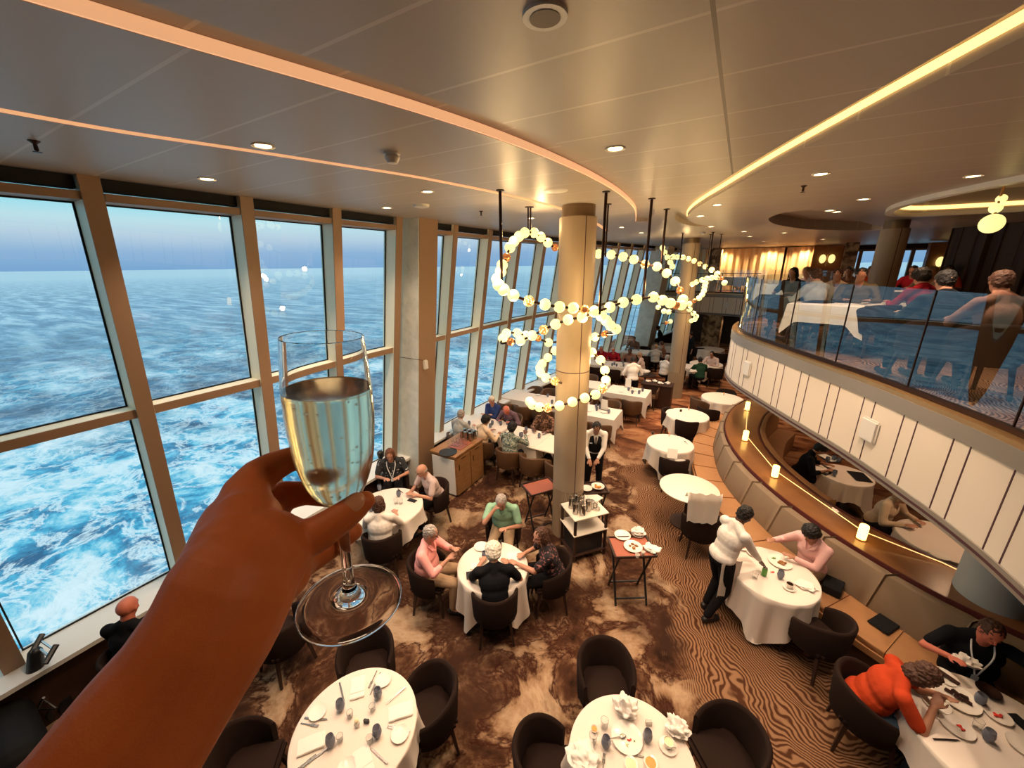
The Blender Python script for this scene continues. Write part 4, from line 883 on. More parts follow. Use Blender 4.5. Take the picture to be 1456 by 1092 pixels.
for k, (u, v, c, who, kind) in {
  'green': (716, 757, T3, 'man in the pale green shirt', 'chair_fabric'), 'pink': (612, 822, T3, 'man in the salmon pink shirt', 'chair_fabric'),
  'white_hair': (704, 862, T3, 'white-haired diner in black', 'chair_fabric'), 'floral': (782, 822, T3, 'woman in the dark floral top', 'chair_fabric'),
  'print': (560, 690, T4, 'woman with the white lanyard', 'chair_fabric'), 'beige': (617, 712, T4, 'man in the pinkish-beige shirt', 'chair_fabric'), 'whitetop': (545, 778, T4, 'dark-haired woman in white', 'chair_fabric'),
  'red': (1232, 1010, T6, 'diner in the red top', 'chair_fabric')}.items():
    SEATS[k] = chair_of(u, v, c, who, kind)
place_chair(P(402, 905, .45), P(330, 850, .45), 'dark chair seen between the forearm and the foot of the glass')
place_chair(P(1163, 903, .45), T5, 'dark brown tub chair on the near side of the pink-blouse diner\'s table')
place_chair(P(995, 752, .45), T7, 'dark tub chair with a white cloth thrown over its back, beside the waiter in white')
p = P(995, 752, .45); d = Vector((p.x-T7[0], p.y-T7[1], 0)).normalized(); q = p+d*.27; 
bm = BM(); sdv = Vector((-d.y, d.x, 0)); rows = []
for j in range(15):
    f = j/14; rows.append([])
    for i in range(13):
        s = -.26+.52*i/12; out = (.055 if f > .35 else -.055+.11*min(1, f/.35)); zz = .83-abs(f-.2)*.62+.015*math.sin(i*1.7)
        rows[-1].append(bm.verts.new(q+sdv*(s*(1-.15*f)-.10)+d*(out+.014*math.sin(i*1.3+f*2)-.4*s*s)+Vector((0, 0, zz-.0))))
for a, b in zip(rows, rows[1:]):
    for i in range(12): bm.faces.new((a[i], a[i+1], b[i+1], b[i]))
bmesh.ops.solidify(bm, geom=bm.faces[:], thickness=.006); tag(obj('draped_cloth', bm, 'napkin', ang=80), 'white cloth thrown over the back of the chair beside the bare round table', 'cloth')
place_chair(P(957, 668, .45), T8, 'dark tub chair with two white napkins over it by the nearest empty table')
for i, (u, v, z) in enumerate(((956, 645, .80), (967, 660, .62))):
    p = P(u, v, z); bm = BM(); box(bm, (0, 0, 0), (.20, .012, .20), 0, .004); o = obj('draped_napkin', bm, 'napkin'); o.location = p; o.rotation_euler = (-.5, 0, .15+.1*i); tag(o, ('upper', 'lower')[i]+' of the two white napkins hung on the chair by the nearest empty banquette table', 'napkin')
place_chair(P(975, 612, .45), T9, 'dark tub chair on the near side of the middle empty banquette table'); place_chair(P(955, 600, .45), T9, 'dark tub chair on the left side of the middle empty banquette table')
place_chair(P(1006, 594, .45), T10, 'dark tub chair on the near side of the farthest banquette table', 'chair_fabric'); place_chair(P(995, 580, .45), T10, 'tan leather tub chair on the left side of the farthest banquette table', 'chair_leather')
for q, lab in (((708, 665), 'teal'), ((688, 637), 'peach')): pass
A1 = (-5.05, 7.50); A2 = (-3.93, 7.40)
for x, y, c, lab in ((-5.40, 6.75, A1, 'grey-haired man by the window'), (-4.72, 6.72, A1, 'dark-haired diner in the peach shirt'), (-5.3, 8.2, A1, 'white-haired man in blue'), (-4.75, 8.2, A1, 'bald man bending over the table'), (-3.92, 6.62, A2, 'woman in the teal patterned top'), (-3.72, 8.12, A2, 'woman in the brown patterned top')):
    place_chair((x, y), (x, c[1]), 'brown leather tub chair occupied by the %s' % lab, 'chair_leather')
place_chair((-3.33, 6.62), (-3.33, 7.5), 'brown leather tub chair at the near left of the bare rectangular table', 'chair_leather')
place_chair((-2.72, 6.60), (-2.72, 7.5), 'brown leather tub chair at the near right of the bare rectangular table, by the column', 'chair_leather')
place_chair((-3.3, 8.12), (-3.3, 7.3), 'brown leather tub chair on the far side of the bare rectangular table', 'chair_leather')
g = 'brown leather chairs along the empty window-side tables'
LBL = 'brown leather tub chair tucked at the %s table %s'
for x, y, f, a, b in ((-5.5, 9.2, 1, 'window end', 'near side, left'), (-4.95, 9.2, 1, 'window end', 'near side, right'), (-4.3, 9.2, 1, 'long empty row', 'near side, left'), (-3.7, 9.2, 1, 'long empty row', 'near side, right'), (-5.3, 10.65, -1, 'window end', 'far side, left'), (-4.8, 10.65, -1, 'window end', 'far side, right'), (-4.2, 10.7, -1, 'long empty row', 'far side, left'), (-3.65, 10.7, -1, 'long empty row', 'far side, right'),
    (-3.1, 9.0, 1, 'menu-stand', 'by the column, near side left'), (-2.6, 9.0, 1, 'menu-stand', 'by the column, near side right'), (-2.75, 10.5, -1, 'menu-stand', 'by the column, far side'),
    (-2.9, 11.15, 1, 'second menu-stand', 'near side, left'), (-2.3, 11.15, 1, 'second menu-stand', 'near side, right'), (-2.1, 12.75, -1, 'second menu-stand', 'far side'), (-4.2, 11.35, 1, 'partly hidden', 'near side, left'), (-3.7, 11.35, 1, 'partly hidden', 'near side, right'), (-4.2, 12.9, -1, 'partly hidden', 'far side')):
    place_chair((x, y), (x, y+f), LBL % (a, b), 'chair_leather', g)
for x, y, f, a in ((-1.6, 15.5, 1, 'near side of the table right of the farther column'), (-.35, 16.35, 1, 'near side of the table behind the diner in dark green'), (.1, 13.2, -1, 'far side of the farthest banquette table'), (-.3, 19.3, 1, 'near side of the farthest round table'), (-1.3, 20.2, 1, 'left of the farthest round table'), (-4.5, 14.4, 1, 'near side of the far window table, left'), (-3.8, 14.4, 1, 'near side of the far window table, right'), (-4.2, 16.0, -1, 'far side of the far window table'), (-3.8, 17.3, 1, 'near side of the table beyond the waiter in white'), (-3.2, 17.3, 1, 'right near side of the table beyond the waiter in white'), (-3.6, 18.9, -1, 'far side of the table beyond the waiter in white')):
    place_chair((x, y), (x, y+f), 'dark tub chair on the '+a, 'chair_fabric')
# chairs seen through the balcony glass
for i, (u, d, rz, lab) in enumerate(((1110, 7.9, 0, 'pale-lit tub chair behind the balcony glass at the left end of the deck table'), (1235, 6.9, .6, 'tub chair behind the balcony glass below the second deck table'), (1345, 7.2, 1.2, 'tub chair behind the balcony glass at the right of the second deck table'))):
    p = PD(u, 470, d+1.2); c_ = place_chair((p.x, p.y), (0, 0), lab, 'chair_fabric', rz=rz); c_.location.z = U
# ---- wooden service cabinet by the column
cab = thing('service_cabinet', 'wooden service cabinet standing against the leaning window column', 'cabinet', (-4.95, 5.85, 0)); cx, cy, cw, cd, ch = -4.79, 5.93, .62, .98, .92
bm = BM(); box(bm, (cx, cy, ch/2+.03), (cw, cd, ch-.06), 0, .006); obj('body', bm, 'oak', cab, False)
bm = BM(); box(bm, (cx, cy, ch+.01), (cw+.05, cd+.05, .035), 0, .006); obj('countertop', bm, 'oak', cab, False)
for i, yy_ in enumerate((cy-.245, cy+.245)):
    bm = BM(); box(bm, (cx+cw/2+.008, yy_, ch-.13), (.018, .46, .13), 0, .004); dr = obj('drawer', bm, 'oak', cab, False)
    bm = BM(); box(bm, (cx+cw/2+.022, yy_, ch-.09), (.012, .14, .012)); obj('handle', bm, 'rod_metal', dr, False)
    bm = BM(); box(bm, (cx+cw/2+.008, yy_, .39), (.018, .46, .68), 0, .004); dr = obj('door', bm, 'oak', cab, False)
    bm = BM(); box(bm, (cx+cw/2+.022, yy_-.15, .66), (.012, .012, .12)); obj('handle', bm, 'rod_metal', dr, False)
bm = BM(); box(bm, (cx, cy-cd/2-.006, .46), (cw-.04, .012, .80)); obj('side_panel', bm, 'white_ledge', cab, False, label='grey side panel')
ct = ch+.03
p = Vector((-4.72, 5.52, ct)); tr = thing('round_tray', 'round black tray on the near end of the wooden cabinet', 'tray', p); bm = BM(); lathe(bm, [(.17, 0), (.185, .018), (.18, .018), (.165, .005), (.001, .005)], p, 40, False); obj('tray', bm, 'tray_black', tr)
p = Vector((-4.72, 5.93, ct)); bm = BM(); box(bm, p+Vector((0, 0, .008)), (.34, .42, .012), 0, .004); tag(obj('serving_tray', bm, 'tray_red'), 'reddish tray of upturned glasses on the wooden cabinet', 'tray')
for i in range(8): stemglass(p+Vector((-.12+.08*(i % 4), -.12+.16*(i//4), .015)), 'clear glass standing on the reddish tray of the wooden cabinet', 'glasses on the cabinet tray')
for i in range(6): pitcher(Vector((-4.90+.125*(i % 3)+.02, 6.20+.13*(i//3), ct)), 'steel coffee pot in the cluster at the back of the wooden cabinet', 'coffee pots on the cabinet', rz=1.2)
# ---- serving stands
def jack(c, rz, h, w, l, label, m='stand_black'):
    t = thing('tray_stand', label, 'stand', (c[0], c[1], 0), rz)
    for s in (-1, 1):
        for k in (-1, 1):
            bm = BM(); tube(bm, [(s*l*.42, k*w*.45, 0.01), (s*l*.42, -k*w*.42, h)], .016, 8); obj('leg', bm, m, t, world=False)
    for k in (-1, 1):
        bm = BM(); tube(bm, [(-l*.42, k*w*.42, h-.01), (l*.42, k*w*.42, h-.01)], .016, 8); tube(bm, [(-l*.42, k*w*.36, h*.12), (l*.42, k*w*.36, h*.12)], .013, 8); obj('cross_bar', bm, m, t, world=False)
def tray(c, rz, z, w, l, m, label):
    o = thing('serving_tray', label, 'tray', (c[0], c[1], z), rz); bm = BM(); box(bm, (0, 0, .006), (l, w, .01), 0, .003)
    obj('tray_base', bm, m, o, world=False); bm = BM()
    for x_, y_, a, b in ((0, w/2, l, .02), (0, -w/2, l, .02), (l/2, 0, .02, w), (-l/2, 0, .02, w)): box(bm, (x_, y_, .016), (a+.01, b, .03), 0, .004)
    obj('tray_rim', bm, 'wood_dark', o, world=False); return o
rt = P(776, 692, .83)+Vector((-.10, -.02, 0)); jack(rt, .95, .80, .40, .50, 'folding black tray stand left of the near column'); tray(rt, .95, .80, .40, .56, 'tray_red', 'empty reddish tray on the folding stand left of the near column')
dt = P(898, 776, .86); jack(dt, .55, .83, .42, .52, 'folding black tray stand in the aisle, right of the near column'); tray(dt, .55, .83, .40, .56, 'tray_red', 'tray of used dishes on the folding stand in the aisle')
z_ = .847
plate(P(885, 762, z_), .115, 'empty white plate at the back left of the aisle tray'); pl = P(900, 778, z_); plate(pl, .125, 'white plate with leftover food at the front of the aisle tray'); foodbit(pl+Vector((0, 0, .006)), 'food_brown', 'brown leftovers on the front plate of the aisle tray', .045)
p = P(907, 760, z_); plate(p, .09, 'small plate under a crumpled napkin on the aisle tray'); crumple(p+Vector((0, 0, .012)), .09, 'crumpled white napkin on the back plate of the aisle tray', seed=4)
crumple(P(927, 782, z_), .10, 'crumpled white napkin at the right corner of the aisle tray', seed=6, h=.6)
for (u, v), lab in (((906, 792), 'small cup at the front edge of the aisle tray'), ((914, 788), 'small cup beside the front plate of the aisle tray')): tumbler(P(u, v, z_), lab, None, 'china', .045, .03)
# service trolley beside the column
s0 = Vector((-1.70, 5.27, 0)); ang_ = math.atan2(5.29-4.88, -1.33+1.68)
st_ = thing('service_trolley', 'dark service stand with a white top beside the near column', 'trolley', s0, ang_)
for z2, nm, m_ in ((.795, 'top_shelf', 'pale_laminate'), (.50, 'middle_shelf', 'pale_laminate'), (.12, 'bottom_shelf', 'wood_dark')):
    bm = BM(); box(bm, (0, 0, z2), (.62, .50, .02), 0, .004); obj(nm, bm, m_, st_, False, False)
for a in (-1, 1):
    for b in (-1, 1): bm = BM(); box(bm, (a*.28, b*.22, .395), (.035, .035, .79)); obj('leg', bm, 'wood_dark', st_, False, False)
bm = BM(); box(bm, (-.01, .0, .30), (.50, .40, .34)); obj('inner_bin', bm, 'black_plastic', st_, False, False)
def L2W(x_, y_, z_): return s0+Vector((x_*math.cos(ang_)-y_*math.sin(ang_), x_*math.sin(ang_)+y_*math.cos(ang_), z_))
for i, (x_, y_) in enumerate(((-.20, .08), (-.10, .14), (-.21, -.08), (-.09, -.02), (-.02, .06), (.02, -.08), (-.12, -.15))): pitcher(L2W(x_, y_, .806), 'dark steel coffee pot on the white-topped service stand', 'coffee pots on the service stand', rz=i*.9)
pitcher(L2W(.10, -.05, .806), 'short steel jug standing apart on the white-topped service stand', None, .14)
crumple(L2W(.14, .17, .806), .08, 'crumpled white napkin at the back of the service stand', seed=8)
for i, (x_, y_) in enumerate(((.21, .0), (.17, -.13))): tumbler(L2W(x_, y_, .806), ('small white cup on the service stand, back one', 'small white cup on the service stand, front one')[i], None, 'china', .05, .04)
p = L2W(.27, .19, .815); bm = BM(); box(bm, p, (.26, .24, .02), ang_+.35, .006); tag(obj('folded_cloth', bm, 'napkin'), 'folded cream cloth on the right corner of the service stand', 'cloth')
# dishes held out by the waiter at the column: on a small stand
p = P(843, 692, .86); jack((p.x, p.y), .6, .82, .38, .45, 'folding tray stand behind the near column, in front of the waistcoated waiter'); tray((p.x, p.y), .6, .82, .36, .46, 'wood_dark', 'tray of dishes in front of the waistcoated waiter')
plate(P(834, 695, .85), .10, 'white plate at the left of the waistcoated waiter\'s tray'); plate(P(850, 692, .86), .115, 'white plate with food at the right of the waistcoated waiter\'s tray'); foodbit(P(850, 692, .872), 'food_orange', 'orange food on the plate before the waistcoated waiter', .04)
# far service stand by the second column
p = P(935, 545, .8); r = thing('service_trolley', 'dark service stand in front of the farther column', 'trolley', (p.x, p.y, 0)); bm = BM(); box(bm, (p.x, p.y, .39), (.95, .5, .76), 0, .01); obj('body', bm, 'wood_dark', r, False); bm = BM(); box(bm, (p.x, p.y, .785), (1.0, .55, .03), 0, .01); obj('top_shelf', bm, 'wood_dark', r, False)
for i, (dx, dy) in enumerate(((-.3, 0), (-.1, .1), (.1, -.05), (.3, .05))): crumple(Vector((p.x+dx, p.y+dy, .80)), .08, 'white crumpled napkin on the dark stand before the farther column', seed=20+i)['group'] = 'napkins on the far stand'
p = P(918, 530, .8); r = thing('round_table', 'small dark round stand holding a basket left of the farther column', 'table', (p.x, p.y, 0)); table_base(r, p.x, p.y, 0); bm = BM(); lathe(bm, [(.36, .715), (.36, .74)], (p.x, p.y, 0), 32); obj('tabletop', bm, 'wood_dark', r)
bm = BM(); lathe(bm, [(.16, 0), (.24, .12), (.22, .12), (.14, .02), (.001, .02)], (p.x-.08, p.y, .742), 24, False); tag(obj('basket', bm, 'napkin'), 'pale cloth-lined basket on the small stand left of the farther column', 'basket')
crumple(Vector((p.x-.08, p.y, .77)), .15, 'white cloth bundled in the basket by the farther column', seed=30)
# menu stands
for (u, v), lab in (((859, 583), 'upright menu card holder on the table just right of the near column'), ((893, 551), 'upright menu card holder on the table before the waiter in white')):
    p = P(u, v, .75); r = thing('menu_stand', lab, 'menu stand', p, -.25); bm = BM(); box(bm, (0, 0, .155), (.20, .02, .29), 0, .004); obj('card', bm, 'paper', r, world=False)
    bm = BM()
    for sx in (-1, 1): box(bm, (sx*.105, 0, .155), (.012, .03, .31))
    box(bm, (0, 0, .006), (.22, .09, .012)); obj('holder', bm, 'steel', r, False, False)
# ---- settings on table 1 (laid for four)
random.seed(5)
for i, (u, v) in enumerate(((485, 1009), (538, 992), (537, 1047), (471, 1060))):
    goblet(P(u, v, TZ), ('back left', 'back right', 'front right', 'front left')[i]+' smoky blue goblet on the table laid for four')
for i, (u, v) in enumerate(((509, 978), (570, 1012), (443, 1058), (517, 1083))):
    p = P(u, v, TZ); napkin(p, face(p, T1), ('back', 'right', 'left', 'front')[i]+' folded white napkin on the table laid for four')
for i, (u, v) in enumerate(((545, 968), (569, 1045), (452, 1014), (494, 1093))): plate(P(u, v, TZ), .075, ('back', 'right', 'left', 'front')[i]+' small side plate on the table laid for four')
for i, (u, v) in enumerate(((498, 1019), (530, 1010), (484, 1053), (526, 1055))): tumbler(P(u, v, TZ), ('back left', 'back right', 'front left', 'front right')[i]+' clear glass near the centre of the table laid for four', None, 'glassware', .06, .028)
for i, (u, v, k) in enumerate(((486, 984, 'knife'), (534, 972, 'knife'), (563, 989, 'knife'), (567, 1037, 'knife'), (562, 1033, 'fork'), (449, 1022, 'knife'), (443, 1031, 'fork'), (446, 1079, 'knife'), (539, 1075, 'knife'), (529, 969, 'fork'), (437, 1083, 'fork'))):
    p = P(u, v, TZ); cutlery(p, face(p, T1)+.1*(i % 3-1), k, 'steel table %s laid beside a napkin on the table set for four' % k, 'laid '+k+' of the table for four')
p = P(508, 1032, TZ); r = thing('flower_vase', 'small cream bud vase in the centre of the table laid for four', 'vase', p); bm = BM(); lathe(bm, [(.018, 0), (.024, .02), (.020, .045), (.012, .05)], p, 16); obj('vase', bm, 'china', r)
bm = BM(); ball(bm, p+Vector((.0, 0, .062)), (.02, .02, .016), 10); obj('flower', bm, 'cream_food', r)
p = P(512, 1028, TZ)+Vector((.05, .03, 0)); bm = BM(); box(bm, p+Vector((0, 0, .02)), (.05, .02, .04), .4, .003); tag(obj('sachet_holder', bm, 'black_plastic'), 'small dark packet holder beside the bud vase', 'sachets')
# ---- table 2 (used dishes)
p = P(891, 1050, TZ); plate(p, .13, 'large white dessert plate at the back of the dish-strewn table'); foodbit(P(895, 1052, TZ+.008), 'food_red', 'red berry on the large dessert plate', .014); foodbit(P(902, 1055, TZ+.008), 'food_green', 'green mint leaf beside the red berry', .010); foodbit(P(892, 1060, TZ+.008), 'cream_food', 'dab of cream on the large dessert plate', .012)
cutlery(P(880, 1048, TZ+.016), -.9, 'spoon', 'steel spoon resting across the large dessert plate'); cutlery(P(900, 1072, TZ), -1.3, 'knife', 'dark-handled knife in front of the large dessert plate'); cutlery(P(858, 1085, TZ), .2, 'fork', 'steel fork at the left of the dish-strewn table')
for (u, v), lab in (((861, 1062), 'smoky blue goblet at the left of the dish-strewn table'), ((920, 1053), 'smoky blue goblet right of the large dessert plate')): goblet(P(u, v, TZ), lab)
for (u, v), lab in (((859, 1034), 'clear tumbler at the back left of the dish-strewn table'), ((843, 1055), 'small clear glass at the left rim of the dish-strewn table')): tumbler(P(u, v, TZ), lab)
for (u, v, m_, nm), lab in (((845, 1038, 'food_orange', 1), 'small dish of orange sauce at the left of the dish-strewn table'), ((925, 1086, 'food_orange', 2), 'larger dish of orange dessert at the front of the dish-strewn table'), ((897, 1088, 'cream_food', 2), 'small dish of yellow cream at the front of the dish-strewn table')):
    p = P(u, v, TZ); r = thing('bowl', lab, 'bowl', p); k = .032*(1 if nm == 1 else 1.7); bm = BM(); lathe(bm, [(k*.6, 0), (k, .022), (k*.95, .022), (k*.5, .006), (.001, .006)], p, 28, False); obj('dish', bm, 'china', r); bm = BM(); lathe(bm, [(k*.82, .014), (k*.6, .018), (.001, .019)], p, 20, False); obj('filling', bm, m_, r)
cup(P(950, 1062, TZ), 'pale tea cup on a saucer at the right of the dish-strewn table', 'cream_food')
crumple(P(889, 1012, TZ), .10, 'crumpled white napkin standing up at the back rim of the dish-strewn table', seed=11, h=1.5); crumple(P(962, 1040, TZ), .09, 'crumpled white napkin at the right rim of the dish-strewn table', seed=12, h=1.3); crumple(P(830, 1078, TZ), .12, 'rumpled white napkin spread at the left rim of the dish-strewn table', seed=13, h=.6)
p = P(922, 1030, TZ); bm = BM(); box(bm, p+Vector((0, 0, .022)), (.055, .03, .045), .5, .003); tag(obj('sachet_holder', bm, 'steel'), 'small grey holder of sachets at the back of the dish-strewn table', 'sachets')
# ---- table 3
plate(P(684, 778, TZ), .10, 'white plate in front of the man in the pink shirt'); goblet(P(689, 794, TZ), 'smoky goblet in the middle of the four diners\' table'); goblet(P(706, 780, TZ), 'blue goblet before the man in the green shirt')
tumbler(P(711, 776, TZ), 'dark cola glass before the man in the green shirt', None, 'coffee', .12, .028); napkin(P(676, 806, TZ), .4, 'folded white napkin left on the four diners\' table', None, .12, .12)
p = P(674, 818, TZ); bm = BM(); box(bm, (0, 0, .012), (.20, .12, .02), 0, .004); o = obj('black_folder', bm, 'black_plastic'); o.location = p; o.rotation_euler = (0, 0, .7); tag(o, 'black bill folder with pinkish pattern at the left of the four diners\' table', 'folder')
napkin(P(733, 797, TZ), .6, 'white menu sheet lying before the woman in the floral top', None, .22, .30); cutlery(P(733, 810, TZ+.013), 1.0, 'knife', 'knife lying on the white sheet before the woman in the floral top')
# ---- table 4
for i, (u, v) in enumerate(((540, 697), (567, 706), (528, 727))): goblet(P(u, v, TZ), ('back', 'middle', 'left')[i]+' pale goblet on the table of the dark-haired woman in white')
for i, (u, v) in enumerate(((563, 716), (570, 716))): tumbler(P(u, v, TZ), ('left', 'right')[i]+' one of two clear glasses before the dark-haired woman in white')
p = P(586, 712, TZ); bm = BM(); box(bm, (0, 0, .008), (.16, .075, .014), 0, .004); o = obj('mobile_phone', bm, 'black_plastic'); o.location = p; o.rotation_euler = (0, 0, .1); tag(o, 'black mobile phone lying before the man in the pinkish-beige shirt', 'phone')
cutlery(P(569, 698, TZ), 1.3, 'knife', 'knife beyond the goblets before the woman with the white lanyard')
# ---- table 5
pl = P(1052, 775, TZ); plate(pl, .13, 'white plate of food being set down by the white-jacketed waiter'); foodbit(pl+Vector((0, 0, .006)), 'food_orange', 'food on the plate beside the white-jacketed waiter', .045)
pl = P(1109, 800, TZ); plate(pl, .14, 'large white plate of food before the diner in the pink blouse'); foodbit(pl+Vector((.02, 0, .006)), 'food_brown', 'brown food on the plate of the diner in the pink blouse', .04); foodbit(pl+Vector((-.07, .03, .006)), 'food_green', 'green garnish on the plate of the diner in the pink blouse', .02)
r = plate(P(1071, 787, TZ), .085, 'small white dish between the two dinner plates of the pink-blouse diner'); 
p = P(1086, 818, TZ); r = thing('drink_can', 'green drink can on the table of the diner in pink', 'can', p); bm = BM(); lathe(bm, [(.024, 0), (.031, .008), (.031, .10), (.025, .118)], p, 24); obj('can', bm, 'can_green', r); bm = BM(); lathe(bm, [(.025, .1185), (.02, .1165)], p, 24); obj('lid', bm, 'steel', r)
foodbit(P(1098, 814, TZ), 'food_red', 'small dark red item beside the green can', .018); goblet(P(1109, 822, TZ), 'smoky goblet right of the green can'); tumbler(P(1073, 822, TZ), 'clear glass left of the green can')
goblet(P(1066, 780, TZ), 'smoky goblet by the outstretched hand of the diner in pink')
cup(P(1122, 836, TZ), 'white cup of black coffee on the table of the diner in pink'); crumple(P(1146, 834, TZ), .10, 'white napkin spread at the right rim of the pink-blouse diner\'s table', h=.35, seed=15)
# ---- table 6
pl = P(1361, 993, TZ); plate(pl, .15, 'large white plate with dark chocolate pieces at the bottom right')
for i, (dx, dy, a) in enumerate(((-.05, .03, .5), (.0, -.01, .6), (.055, -.02, .4), (.0, .045, .9), (.05, .03, .2))):
    bm = BM(); box(bm, pl+Vector((dx, dy, .02)), (.055, .03, .02), -a, .003); tag(obj('chocolate_piece', bm, 'choc'), 'dark chocolate piece on the large plate at the bottom right', 'food', 'chocolate pieces')
pl = P(1342, 963, TZ); plate(pl, .10, 'plate with a dark napkin fold near the red-topped diner\'s hand'); bm = BM(); box(bm, pl+Vector((.02, 0, .024)), (.05, .16, .012), .9, .003); tag(obj('dark_spoon_rest', bm, 'choc'), 'dark strip on the plate near the red-topped diner\'s hand', 'food')
for (u, v), lab in (((1391, 1000), 'smoky goblet at the middle of the bottom right table'), ((1403, 1052), 'smoky goblet at the front of the bottom right table')): goblet(P(u, v, TZ), lab)
pl = P(1360, 1034, TZ); plate(pl, .11, 'small plate with a pink dessert at the front of the bottom right table'); foodbit(pl+Vector((.02, 0, .008)), 'food_red', 'pink dessert on the small plate at the bottom right', .02)
pl = P(1418, 1018, TZ); plate(pl, .09, 'small plate with a red dessert at the right of the bottom right table'); foodbit(pl+Vector((.0, 0, .008)), 'food_red', 'red dessert on the small plate at the bottom right', .024)
p = P(1452, 1029, TZ); bm = BM(); box(bm, (0, 0, .008), (.09, .15, .014), 0, .004); o = obj('mobile_phone', bm, 'black_plastic'); o.location = p; o.rotation_euler = (0, 0, .5); tag(o, 'black mobile phone at the right edge of the bottom right table', 'phone')
tumbler(P(1388, 1035, TZ), 'clear glass in the middle of the bottom right table'); cutlery(P(1345, 1052, TZ), -1.1, 'knife', 'dark knife at the near rim of the bottom right table'); plate(P(1330, 1000, TZ), .10, 'side plate under the elbow of the red-topped diner'); plate(P(1455, 1062, TZ), .10, 'plate at the lower right corner of the picture')
p = P(1404, 985, TZ); r = thing('serving_bowl', 'dark oval serving bowl behind the middle goblet of the bottom right table', 'bowl', p); bm = BM(); lathe(bm, [(.05, 0), (.085, .035), (.08, .035), (.045, .006), (.001, .006)], p, 28, False); obj('bowl', bm, 'rod_metal', r)
# ---- table 7.. small items
for c_, u, v, lab in ((T8, 929, 617, 'first'), (T9, 966, 577, 'second'), (T8, 953, 622, 'third')): pass
for (u, v), nm in (((928, 617), 'nearest empty banquette table, left'), ((968, 585), 'middle empty banquette table')):
    p = P(u, v, TZ); bm = BM(); lathe(bm, [(.03, 0), (.03, .05), (.02, .055)], p, 14); tag(obj('black_candle_pot', bm, 'black_plastic'), 'small black pot on the '+nm, 'pot')
for (u, v), nm in (((951, 620), 'nearest empty banquette table'), ((979, 583), 'middle empty banquette table'), ((1029, 562), 'farthest banquette table')):
    p = P(u, v, TZ); r = thing('flower_vase', 'tiny bud vase at the centre of the '+nm, 'vase', p); bm = BM(); lathe(bm, [(.016, 0), (.022, .03), (.01, .06)], p, 12); obj('vase', bm, 'china', r); bm = BM(); ball(bm, p+Vector((0, 0, .075)), .02, 8); obj('flower', bm, 'food_orange', r)
cutlery(P(975, 629, TZ), .6, 'spoon', 'cutlery at the right of the nearest empty banquette table')
# glasses on the rectangular tables
rr = random.Random(2)
for (cx_, cy_, a, b, z0, nm, gp) in ((-5.05, 7.5, .9, .6, 0, 'the older diners\' window table', 'glasses of the window diners'), (-3.93, 7.4, .8, .6, 0, 'the table of the woman in teal', 'glasses of the teal table'), (-4.65, 9.9, 2.2, .6, 0, 'the long empty row', 'glasses on the long empty row'), (-2.92, 9.75, .8, .6, 0, 'the table right of the near column', 'glasses right of the near column'), (-2.62, 11.95, .9, .7, 0, 'the table before the waiter in white', 'glasses before the waiter in white'), (-4.15, 15.2, 1.5, .8, 0, 'the far window diners\' table', 'glasses of the far window diners'), (-3.6, 18.1, 1.3, .8, 0, 'the table beyond the waiter in white', 'glasses beyond the waiter in white')):
    for k in range(5):
        p = Vector((cx_+rr.uniform(-a, a)/2, cy_+rr.uniform(-b, b)/2, TZ)); goblet(p, 'pale goblet standing on '+nm, gp)
    for k in range(3):
        p = Vector((cx_+rr.uniform(-a, a)/2, cy_+rr.uniform(-b, b)/2, TZ)); plate(p, .09, 'white plate on '+nm, 'plates on '+nm)
for i, (u, v, rz) in enumerate(((1178, 652, .4), (1165, 668, 1.0), (1222, 678, .2))):
    p = P(u, v, TZ); bm = BM(); box(bm, (0, 0, .008), (.26, .36, .012), 0, .003); o = obj('menu_folder', bm, 'black_plastic'); o.location = p; o.rotation_euler = (0, 0, rz); tag(o, ('far', 'left', 'right')[i]+' black menu folder on the cream cloth behind the shelf', 'menu')
    if i < 2:
        bm = BM(); box(bm, (0, 0, .018), (.20, .30, .004)); o = obj('menu_sheet', bm, 'paper'); o.location = p; o.rotation_euler = (0, 0, rz+.3); tag(o, 'white menu sheet on the %s black folder behind the shelf' % ('far', 'left')[i], 'menu')
goblet(P(1186, 676, TZ), 'goblet among the black menus behind the shelf'); plate(P(1335, 790, TZ), .11, 'white plate beside the diner in the knitted sweater')
for i, (u, v) in enumerate(((1176, 657), (1185, 655), (1192, 658))): goblet(P(u, v, TZ), 'goblet in the row of three behind the black menus', 'row of goblets behind the menus')
# black menus lying on the banquette
for (u, v, rz), lab in (((1256, 888, .65), 'black menu folder lying on the tan banquette seat at the right'), ((1183, 838, .3), 'black bag on the banquette beside the diner in pink')):
    p = P(u, v, .47); bm = BM(); box(bm, (0, 0, .012 if rz > .5 else .05), (.20, .27, .02 if rz > .5 else .10), 0, .006); o = obj('menu_folder' if rz > .5 else 'handbag', bm, 'leather_black'); o.location = p; o.rotation_euler = (0, 0, -rz); tag(o, lab, 'menu' if rz > .5 else 'bag')
